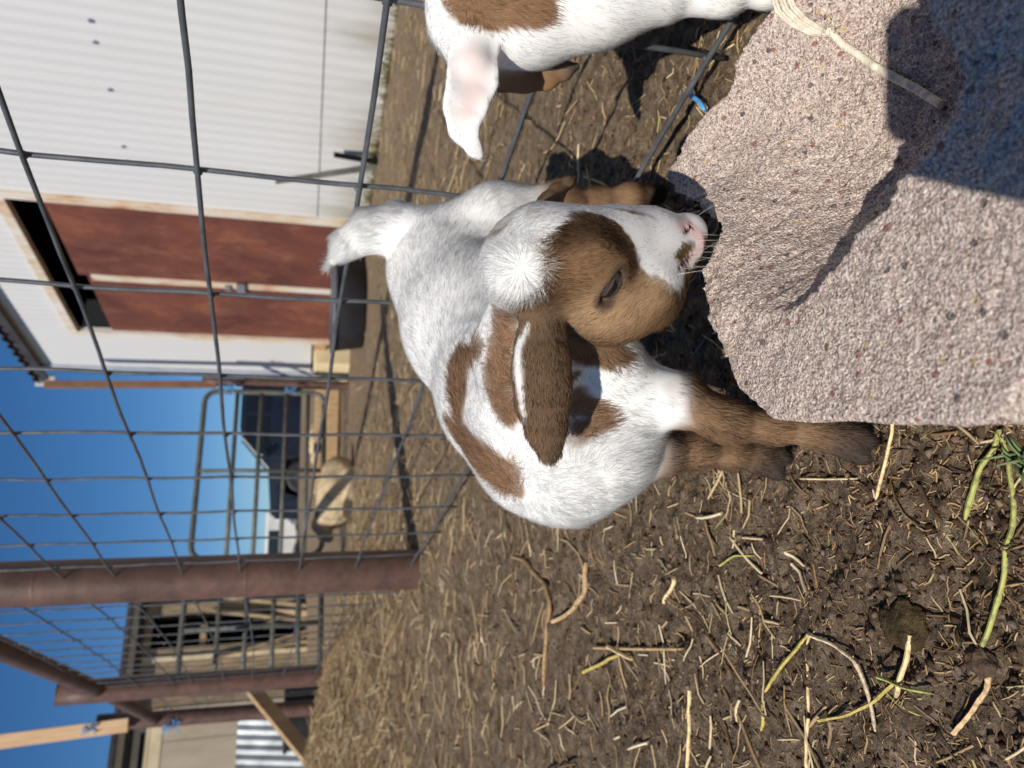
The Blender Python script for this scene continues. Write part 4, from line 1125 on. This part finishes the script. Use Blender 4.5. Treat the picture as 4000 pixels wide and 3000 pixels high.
# ---------------- first kid
K1 = Body()
L = lambda *l: [pr_(*a) for a in l]
dn = np.array([0, 0, -1.0])
back = P(1760, 1060, .72) - P(2060, 1600, .53); back /= np.linalg.norm(back)
K1.limb('body', L((1775, 1060, .73, 262), (1880, 1270, .65, 290), (2030, 1540, .555, 300), (2150, 1700, .51, 300), (2230, 1740, .50, 285)), 0.02, back * 0.75 + dn * 0.45, 0.011)
K1.limb('body', L((2230, 1740, .50, 270), (2380, 1720, .49, 200)), 0.02, dn, 0.015)
K1.limb('body', L((2330, 1500, .475, 150), (2500, 1560, .475, 120)), 0.02, dn, 0.014)
K1.limb('body', L((2000, 1000, .70, 215), (1950, 900, .71, 185)), 0.02, back * 0.5 + dn * 0.6, 0.011)
K1.limb('neck', L((2080, 1180, .425, 165), (2060, 1380, .45, 190), (2100, 1560, .49, 235)), 0.018, P(2030, 1560, .50) - P(2040, 1180, .41), 0.009)
K1.limb('neck', L((2240, 1320, .435, 105), (2400, 1400, .45, 88), (2460, 1480, .465, 110)), 0.014, np.array([-0.4, 0.1, -0.6]), 0.009)
K1.limb('tail', L((1690, 950, .725, 125), (1570, 895, .715, 92), (1460, 900, .705, 80), (1365, 950, .70, 54), (1300, 1020, .70, 18)), 0.012, None, 0.016)
# head
up_ = P(1950, 1060, .385) - P(2720, 930, .43); up_ /= np.linalg.norm(up_)
K1.limb('head', L((2040, 1045, .40, 165), (2150, 1020, .398, 195), (2300, 1010, .40, 175)), 0.014, up_, 0.008)
K1.limb('head', L((2300, 1010, .40, 172), (2420, 965, .41, 138), (2540, 940, .42, 108), (2660, 935, .43, 80)), 0.014, up_, 0.006)
K1.limb('head', L((2240, 1150, .412, 142), (2400, 1180, .408, 138), (2520, 1140, .412, 120), (2630, 1040, .425, 72)), 0.014, up_ * 0.8 + np.array([-0.5, 0.2, -0.2]), 0.009)
K1.limb('head', L((2672, 930, .432, 70), (2690, 905, .433, 60)), 0.012, up_, 0.002)
K1.limb('head', L((2640, 1020, .428, 62), (2672, 985, .43, 52)), 0.006, up_, 0.003)
K1.limb('head', L((2340, 1010, .375, 62), (2390, 1050, .377, 48)), 0.016, up_, 0.005)         # brow over the eye
K1.limb('head', L((2010, 1060, .38, 95), (2080, 950, .383, 92)), 0.022, up_ * 0.7 + np.array([-0.5, 0, 0]), 0.010)            # woolly poll
# ears
w_ear = P(2230, 1450, .402) - P(2010, 1450, .392); w_ear /= np.linalg.norm(w_ear)
sc = .395 / FPX
K1.limb('ear', L((2110, 1180, .395, 75), (2115, 1270, .392, 68)), 0.008, P(2115, 1400, .39) - P(2110, 1180, .395), 0.004)
K1.ear('ear', [P(2112, 1230, .392), P(2122, 1340, .388), P(2120, 1450, .388), P(2125, 1560, .392), P(2140, 1680, .40), P(2150, 1765, .408)], [72 * sc, 100 * sc, 112 * sc, 106 * sc, 80 * sc, 52 * sc], 0.0032, w_ear, 0.0060, 0.005, 0.10)
K1.limb('ear', L((2110, 860, .435, 60), (2150, 800, .44, 50)), 0.008, None, 0.004)
K1.ear('ear', [P(2140, 800, .44), P(2175, 752, .443), P(2215, 715, .447), P(2240, 697, .45)], [34 * sc, 32 * sc, 22 * sc, 8 * sc], 0.003, P(2200, 780, .445) - P(2150, 730, .44), 0.004)
# legs
K1.limb('leg', L((2480, 1540, .475, 120), (2640, 1560, .465, 98), (2800, 1630, .455, 72), (2860, 1650, .452, 64), (3010, 1668, .448, 54), (3200, 1690, .443, 56), (3290, 1700, .440, 62)), 0.010, None, 0.008)
K1.limb('hoof', L((3270, 1698, .440, 60), (3340, 1702, .438, 46), (3388, 1722, .436, 34)), 0.005, None, 0.005)
K1.limb('hoof', L((3270, 1715, .440, 56), (3325, 1752, .438, 42), (3368, 1786, .436, 30)), 0.005, None, 0.005)
K1.limb('leg', L((2420, 1800, .495, 110), (2580, 1775, .497, 78), (2720, 1752, .503, 66), (2850, 1760, .508, 60), (2960, 1772, .512, 62)), 0.010, None, 0.008)
K1.limb('hoof', L((2950, 1768, .512, 58), (3020, 1770, .514, 44), (3060, 1788, .513, 32)), 0.005, None, 0.005)
K1.limb('hoof', L((2950, 1785, .512, 54), (3005, 1818, .514, 40), (3035, 1846, .513, 28)), 0.005, None, 0.005)
K1.limb('leg', L((1960, 880, .70, 150), (2180, 795, .70, 78), (2330, 792, .71, 50), (2460, 775, .705, 46), (2520, 765, .712, 38)), 0.012, None, 0.008)
K1.limb('hoof', L((2520, 765, .712, 38), (2565, 760, .722, 36)), 0.006, None, 0.006)
hx = np.array([0.01, 0.73, 0.0])
K1.limb('leg', [(np.array([0.055, 0.70, 0.17]), 0.042), (np.array([0.035, 0.71, 0.11]), 0.024), (np.array([0.03, 0.745, 0.07]), 0.014), (np.array([0.03, 0.735, 0.025]), 0.012)], 0.012, None, 0.008)
K1.limb('hoof', [(np.array([0.03, 0.735, 0.025]), 0.012), (np.array([0.03, 0.725, 0.012]), 0.013)], 0.006, None, 0.006)
# eye slit, nostril, mouth line
def frame(c, along_px, nrm):
    a = along_px / np.linalg.norm(along_px); a = a - nrm * (a @ nrm); a /= np.linalg.norm(a)
    return np.stack([a, np.cross(nrm, a), nrm])
def cut(body, px, py, q1, q2, size, k, sink=0.0):
    c = body.hit(px, py); nn = body.grad(c[None])[0]
    a = body.hit(*q2) - body.hit(*q1)
    body.cuts.append((c - nn * sink, (frame(c, a, nn), np.array(size)), k))
    return c, nn, frame(c, a, nn)
ec, en, ef = cut(K1, 2400, 1130, (2362, 1188), (2432, 1066), (0.0128, 0.0040, 0.008), 0.002)
nc, nn_, nf = cut(K1, 2690, 893, (2668, 908), (2712, 868), (0.0062, 0.0010, 0.004), 0.0010)
mc, mn_, mf = cut(K1, 2676, 1025, (2650, 1052), (2716, 985), (0.010, 0.0008, 0.0022), 0.0012)
def caps(body, *chains):
    o = []
    for ch in chains:
        q = [(body.hit(x, y), r) for x, y, r in ch]
        q = [(c, r * depth(c) / FPX) for c, r in q]
        if len(q) == 1: q = q * 2
        o += [(q[i][0], q[i][1], q[i + 1][0], q[i + 1][1]) for i in range(len(q) - 1)]
    return o
C_poll = caps(K1, [(1985, 1075, 128), (2060, 900, 105)], [(2040, 960, 110), (2140, 860, 60), (2250, 805, 48)], [(2250, 800, 50), (2380, 830, 46), (2480, 880, 62)], [(2470, 880, 60), (2560, 960, 120), (2640, 1040, 84)], [(2640, 900, 110), (2700, 960, 90)])
C_dark = caps(K1, [(2190, 920, 70), (2330, 890, 60), (2420, 950, 45)], [(2110, 1140, 80), (2180, 1200, 60)], [(2400, 1130, 50), (2450, 1070, 35)])
C_tan = caps(K1, [(2330, 1230, 110), (2480, 1180, 110), (2560, 1130, 70)], [(2240, 1240, 60), (2300, 1260, 80)])
C_neck = caps(K1, [(1955, 1215, 84), (1965, 1330, 72), (1950, 1500, 80), (1975, 1610, 76)], [(2040, 1250, 70), (2040, 1600, 60)])
C_sad = caps(K1, [(1869, 1352, 36), (1800, 1400, 58), (1780, 1478, 66), (1796, 1564, 60), (1792, 1640, 52), (1800, 1700, 56), (1840, 1762, 66), (1905, 1810, 74), (1985, 1855, 62)], [(1765, 1672, 46), (1860, 1800, 60), (1950, 1872, 60), (2015, 1905, 46)])
C_tch = caps(K1, [(2245, 1570, 60), (2340, 1610, 46)], [(2250, 1690, 48), (2370, 1650, 34)])
C_jaw = caps(K1, [(2250, 1340, 90), (2380, 1380, 62), (2440, 1400, 40)], [(2245, 1465, 26)])
C_edge = caps(K1, [(2066, 1268, 7), (2026, 1345, 16), (2022, 1439, 17), (2034, 1536, 14), (2046, 1625, 7)])
C_pink = caps(K1, [(2690, 880, 40), (2735, 930, 34)], [(2660, 880, 26)], [(2735, 970, 20), (2690, 1020, 16)])
C_spot = caps(K1, [(2655, 1002, 22), (2688, 968, 22)])
C_spot2 = caps(K1, [(2672, 968, 20), (2706, 960, 20)])
C_eye = [(ec + ef[0] * 0.012, 0.0050, ec - ef[0] * 0.010, 0.0056)]
C_rear = caps(K1, [(2330, 780, 90), (2600, 775, 80)])
C_sock = caps(K1, [(2560, 1500, 60), (2560, 1620, 50)])
C_poll += [(P(1900, 1050, .425), 0.026, P(1950, 900, .43), 0.030), (P(1950, 900, .43), 0.030, P(2150, 800, .425), 0.026), (P(2240, 770, .425), 0.025, P(2480, 810, .44), 0.025), (P(2480, 810, .44), 0.025, P(2690, 870, .452), 0.020)]
WH = K1.hit(2030, 1052)
LAT = K1.hit(2320, 815) - K1.hit(2400, 1130); LAT /= np.linalg.norm(LAT); LAT0 = K1.hit(2330, 812)
def paint1(p, nr, hair):
    fl, hl, zw = K1.zones(p)
    j = 0.22 * noise3(p * 55, 7) + 0.16 * noise3(p * 160, 8) + 0.10 * noise3(p * 420, 9)
    W_ = lambda c, s=0.12, a=1.0: blob_w(p, c, j * a, s)[:, None]
    head = MDB + (DKB - MDB) * W_(C_dark, 0.45, 0.6) ; head = head + (TAN - head) * W_(C_tan, 0.5, 0.5)
    head = head + (WHITE - head) * W_(C_poll, 0.07, 0.7)
    lat = (p - LAT0) @ LAT + 0.32 * np.clip((LAT0 - p) @ up_, 0, 0.1); bk = (p - WH) @ up_
    far_side = np.maximum(np.clip((lat + 0.002 * j) / 0.004, 0, 1), np.clip((bk + 0.003 + 0.004 * j) / 0.005, 0, 1))[:, None]
    head = head + (WHITE - head) * far_side
    body = WHITE + (RED - WHITE) * W_(C_sad, 0.26); body = body + (RED * 1.02 - body) * W_(C_tch, 0.3); body = body + (RED * 0.85 - body) * W_(C_jaw, 0.2)
    body = body + (RED * 0.95 - body) * W_(C_neck, 0.24)
    ear = lin(116, 93, 71) * (1 + 0.1 * noise3(p * 60, 12))[:, None]; ear = ear + (WHITE * 0.86 - ear) * W_(C_edge, 0.45, 0.25)
    leg = lin(146, 116, 88) * (1 - 0.40 * np.clip(noise3(p * np.array([55, 55, 75]), 15) + 0.5 * noise3(p * 160, 17), 0, 1))[:, None]
    zt = np.clip((p[:, 2] - 0.118 + 0.010 * noise3(p * 90, 16)) / 0.012, 0, 1)[:, None] * (p[:, 1] < 0.6)[:, None]
    leg = leg + (WHITE - leg) * zt
    foot = np.clip((0.042 - p[:, 2] + 0.008 * noise3(p * 80, 18)) / 0.02, 0, 1)[:, None]
    leg = leg + (lin(86, 74, 66) - leg) * foot * 0.85
    rear = (p[:, 1] > 0.6)[:, None] * np.clip((0.14 - p[:, 2] + 0.01 * noise3(p * 60, 19)) / 0.02, 0, 1)[:, None]
    white_r = np.clip((p[:, 2] - 0.13) / 0.02, 0, 1)[:, None] * (p[:, 1] > 0.6)[:, None]
    leg = leg + (WHITE - leg) * white_r
    hoof = lin(78, 68, 62) * np.ones((len(p), 1))
    bodyn = body
    c = head * zw['head'][:, None] + bodyn * (zw['body'] + zw['neck'])[:, None] + WHITE * zw['tail'][:, None] + ear * zw['ear'][:, None] + leg * zw['leg'][:, None] + hoof * zw['hoof'][:, None]
    c = c + (lin(56, 42, 40) - c) * blob_w(p, C_eye, j * 0.3, 0.35)[:, None] * 0.85
    c = c + (lin(232, 190, 180) - c) * blob_w(p, C_pink, j * 0.3, 0.45)[:, None] * 0.8
    c = c + (lin(140, 132, 126) - c) * blob_w(p, C_spot2, j * 0.2, 0.15)[:, None] * 0.8
    c = c + (lin(118, 92, 54) - c) * blob_w(p, C_spot, j * 0.2, 0.12)[:, None]
    ins = np.linalg.norm((p - nc) @ nf.T / np.array([0.0066, 0.0012, 0.005]), axis=1) < 1
    c[ins] = lin(120, 70, 62)
    ins = np.linalg.norm((p - mc) @ mf.T / np.array([0.0105, 0.0013, 0.003]), axis=1) < 1
    c[ins] = lin(150, 112, 104)
    return np.clip(c, 0.005, 0.9)
def bald1(p):
    e = np.linalg.norm((p - ec) @ ef.T / np.array([0.0125, 0.0052, 0.012]), axis=1)
    b = np.clip(1.6 - e, 0, 1)
    b = np.maximum(b, blob_w(p, C_pink, 0 * p[:, 0], 0.4) * 0.97)
    b = np.maximum(b, (np.linalg.norm((p - mc) @ mf.T / np.array([0.011, 0.002, 0.005]), axis=1) < 1) * 1.0)
    mz = P(2690, 930, .43); b = np.maximum(b, np.clip(1 - np.linalg.norm(p - mz, axis=1) / 0.035, 0, 1) * 0.75)
    return b
WH = K1.hit(2030, 1052)
def whorl1(p, fl):
    d = p - WH; l = np.linalg.norm(d, axis=1)[:, None]
    k = np.clip(1.5 - l / 0.018, 0, 1) * 0.7
    return fl * (1 - k) + d / np.maximum(l, 0.006) * k
lo1 = np.array([-0.16, 0.30, -0.006]); hi1 = np.array([0.34, 0.86, 0.37])
goat1 = make_goat('goat_kid', 'white goat kid with brown head markings nosing the concrete block', K1, paint1, lo1, hi1, 0.0022, 320000, bald1, 5, 0.00010, whorl1)
# eyeball and whiskers
n = N('goat_eye', 0.12, 0.6)
gcc = n.new('ShaderNodeTexCoord'); sx = n.new('ShaderNodeSeparateXYZ'); n.t.links.new(gcc.outputs['Object'], sx.inputs[0])
n.color(n.ramp(n.math('ADD', n.math('MULTIPLY', n.noise(700, 3), 0.25), n.math('ABSOLUTE', n.math('MULTIPLY', sx.outputs[1], 190))), [(0.18, srgb(16, 14, 14)), (0.40, srgb(30, 27, 26)), (0.55, srgb(80, 72, 66)), (0.75, srgb(50, 43, 41))]))
n.b.inputs['Coat Weight'].default_value = 0.8
bm = bmesh.new(); bmesh.ops.create_uvsphere(bm, u_segments=40, v_segments=24, radius=0.0125)
me = bpy.data.meshes.new('eye'); bm.to_mesh(me); bm.free()
for q in me.polygons: q.use_smooth = True
eo = link('eye', me, n.m, goat1)
eM = Matrix.Identity(4)
for i in range(3):
    for r_ in range(3): eM[r_][i] = ef[i][r_]
ecn = ec - en * 0.0130 - ef[0] * 0.0022
for i in range(3): eM[i][3] = ecn[i]
eo.matrix_world = eM
wk = MB()
for (x, y) in ((2700, 1000), (2710, 985), (2690, 1030), (2670, 1050), (2650, 1070), (2725, 960), (2720, 940), (2700, 1010), (2680, 1040), (2640, 1075), (2735, 915), (2700, 860)):
    a = K1.hit(x, y); d = K1.grad(a[None])[0] + np.array([random.gauss(0, .25), random.gauss(0, .25), -0.6 + random.gauss(0, .2)]); d /= np.linalg.norm(d)
    Lw = random.uniform(0.010, 0.020)
    wk.tube([a, a + d * Lw * 0.5 + np.array([0, 0, -0.0005]), a + d * Lw + np.array([0, 0, -0.002])], [0.00006, 0.00005, 0.00002], 4)
n = N('whisker', 0.5, 0.3); n.color(srgb(230, 224, 214))
wk.build('whiskers', n.m, goat1, True)

# ---------------- second kid, cut by the frame
K2 = Body()
b2 = np.array([0.75, 0.55, -0.1])
K2.limb('head', L((1830, 30, .53, 128), (1900, 120, .525, 118)), 0.016, P(1700, 150, .5) - P(2100, 60, .5), 0.010)
K2.limb('neck', L((1850, 20, .535, 175), (2080, 40, .525, 190), (2330, -10, .52, 165), (2560, -60, .52, 150)), 0.02, dn, 0.010)
K2.limb('neck', L((1740, 120, .53, 50), (1800, 200, .522, 62)), 0.014, P(1760, 260, .52) - P(1740, 60, .53), 0.012)
K2.limb('body', L((2200, -120, .56, 240), (2280, -420, .68, 300), (2150, -640, .80, 290)), 0.03, b2, 0.010)
K2.limb('leg', L((2600, -70, .525, 120), (2760, -20, .52, 62), (2830, 0, .52, 42), (3000, -20, .525, 38), (3150, -30, .53, 40)), 0.014, None, 0.010)
K2.limb('leg', L((2600, -260, .56, 120), (2800, -220, .58, 60), (3060, -220, .59, 42)), 0.014, None, 0.010)
K2.limb('leg', L((2300, -640, .82, 150), (2500, -620, .82, 60), (2700, -600, .83, 40)), 0.014, None, 0.010)
sc2 = .50 / FPX
w2 = P(1940, 330, .505) - P(1760, 360, .50)
K2.limb('ear', L((1850, 200, .515, 92), (1850, 270, .507, 85)), 0.012, None, 0.005)
K2.ear('ear', [P(1848, 240, .508), P(1845, 330, .502), P(1815, 430, .498), P(1808, 510, .498), P(1852, 585, .50), P(1875, 610, .502)], [98 * sc2, 94 * sc2, 80 * sc2, 52 * sc2, 26 * sc2, 13 * sc2], 0.0036, w2, 0.0055, 0.006, -0.32)
K2.limb('flap', L((1930, 270, .55, 60), (2010, 300, .56, 52)), 0.008, None, 0.004)
K2.ear('flap', [P(1950, 300, .555), P(2050, 305, .56), P(2130, 300, .565), P(2200, 275, .57), P(2245, 262, .575)], [70 * sc2, 60 * sc2, 55 * sc2, 40 * sc2, 18 * sc2], 0.0045, P(2060, 370, .56) - P(2060, 250, .56), 0.004)
C2 = caps(K2, [(1800, 0, 75), (1900, 15, 90), (2080, 10, 90), (2130, 40, 50)], [(1850, 80, 28), (1930, 90, 26)], [(2090, 85, 30)], [(1745, 0, 26)])
C2p = caps(K2, [(1840, 240, 70), (1850, 330, 50), (1820, 430, 34)])
C2t = caps(K2, [(1735, 280, 16), (1730, 305, 12)])
def paint2(p, nr, hair):
    fl, hl, zw = K2.zones(p)
    j = 0.22 * noise3(p * 50, 27) + 0.16 * noise3(p * 150, 28) + 0.10 * noise3(p * 400, 29)
    c = WHITE * np.ones((len(p), 1))
    c = c + (lin(142, 110, 82) - c) * blob_w(p, C2, j, 0.14)[:, None]
    c = c + (lin(178, 138, 98) - c) * blob_w(p, C2t, j, 0.3)[:, None] * 0.8
    c = c + (lin(222, 186, 178) - c) * blob_w(p, C2p, j, 0.6)[:, None] * 0.55 * (zw['ear'] + zw['neck'])[:, None]
    fc = lin(156, 120, 86) * np.ones((len(p), 1)); e = P(2240, 265, .575)
    fc = fc + (lin(120, 112, 106) - fc) * np.clip(1.3 - np.linalg.norm(p - e, axis=1) / 0.018, 0, 1)[:, None]
    return np.clip(c * (1 - zw['flap'])[:, None] + fc * zw['flap'][:, None], 0.005, 0.9)
def bald2(p): return 0.9 * blob_w(p, C2p, 0 * p[:, 0], 0.5)
goat2 = make_goat('goat_kid', 'white and tan goat kid with a pinkish drooping ear, cut off by the picture edge', K2, paint2, np.array([0.12, 0.38, -0.01]), np.array([0.72, 0.98, 0.45]), 0.0026, 150000, bald2, 8, 0.00013)

# ---------------- a tan goat lying across the yard
K3 = Body()
L3 = lambda *l: [pr_(*a) for a in l]
K3.limb('body', L3((1322, 1850, 5.135, 66), (1318, 1920, 5.070, 76), (1305, 1990, 5.038, 70)), 0.04, np.array([1.0, 0.2, -0.4]), 0.018)
K3.limb('body', L3((1372, 1860, 5.038, 36), (1380, 1940, 4.940, 26)), 0.04, np.array([-1.0, 0, -0.2]), 0.012)
K3.limb('leg', L3((1365, 2000, 4.973, 28), (1378, 1930, 4.875, 17), (1384, 1895, 4.875, 15)), 0.03, None, 0.009)
K3.limb('neck', L3((1290, 2010, 5.018, 48), (1262, 2045, 4.992, 36)), 0.05, None, 0.016)
K3.limb('head', L3((1252, 2052, 4.979, 32), (1272, 2085, 4.927, 22), (1284, 2102, 4.907, 17)), 0.03, None, 0.009)
w3 = np.array([0.2, -0.3, 1.0])
K3.ear('ear', [P(1246, 2030, 4.979), P(1250, 2008, 4.960), P(1258, 1990, 4.940)], [0.022, 0.026, 0.009], 0.008, w3, 0.012, 0.01)
K3.ear('ear', [P(1250, 2072, 4.979), P(1256, 2098, 4.979), P(1264, 2112, 4.979)], [0.022, 0.025, 0.009], 0.008, w3, 0.012, 0.01)
def paint3(p, nr, hair):
    fl, hl, zw = K3.zones(p)
    c = lin(206, 184, 148) * (1 + 0.28 * noise3(p * 11, 31) + 0.16 * noise3(p * 40, 32))[:, None]
    dk = np.clip(zw['ear'] + zw['leg'] * np.clip(noise3(p * 9, 33) + 0.6, 0, 1), 0, 1)[:, None]
    c = c + (lin(92, 78, 64) - c) * dk
    c = c + (lin(150, 124, 98) - c) * np.clip(zw['head'] * 1.2 - 0.4, 0, 1)[:, None]
    return np.clip(c, 0.01, 0.8)
q3 = np.array([b['a'] for b in K3.bones] + [b['b'] for b in K3.bones])
make_goat('goat', 'tan goat lying on the ground between the wire fence and the pipe gate', K3, paint3, q3.min(0) - 0.2, q3.max(0) + 0.2, 0.013, 16000, lambda p: np.zeros(len(p)), 15, 0.0008)
g3 = bpy.data.objects['goat']; g3['category'] = 'goat'; del g3['group']
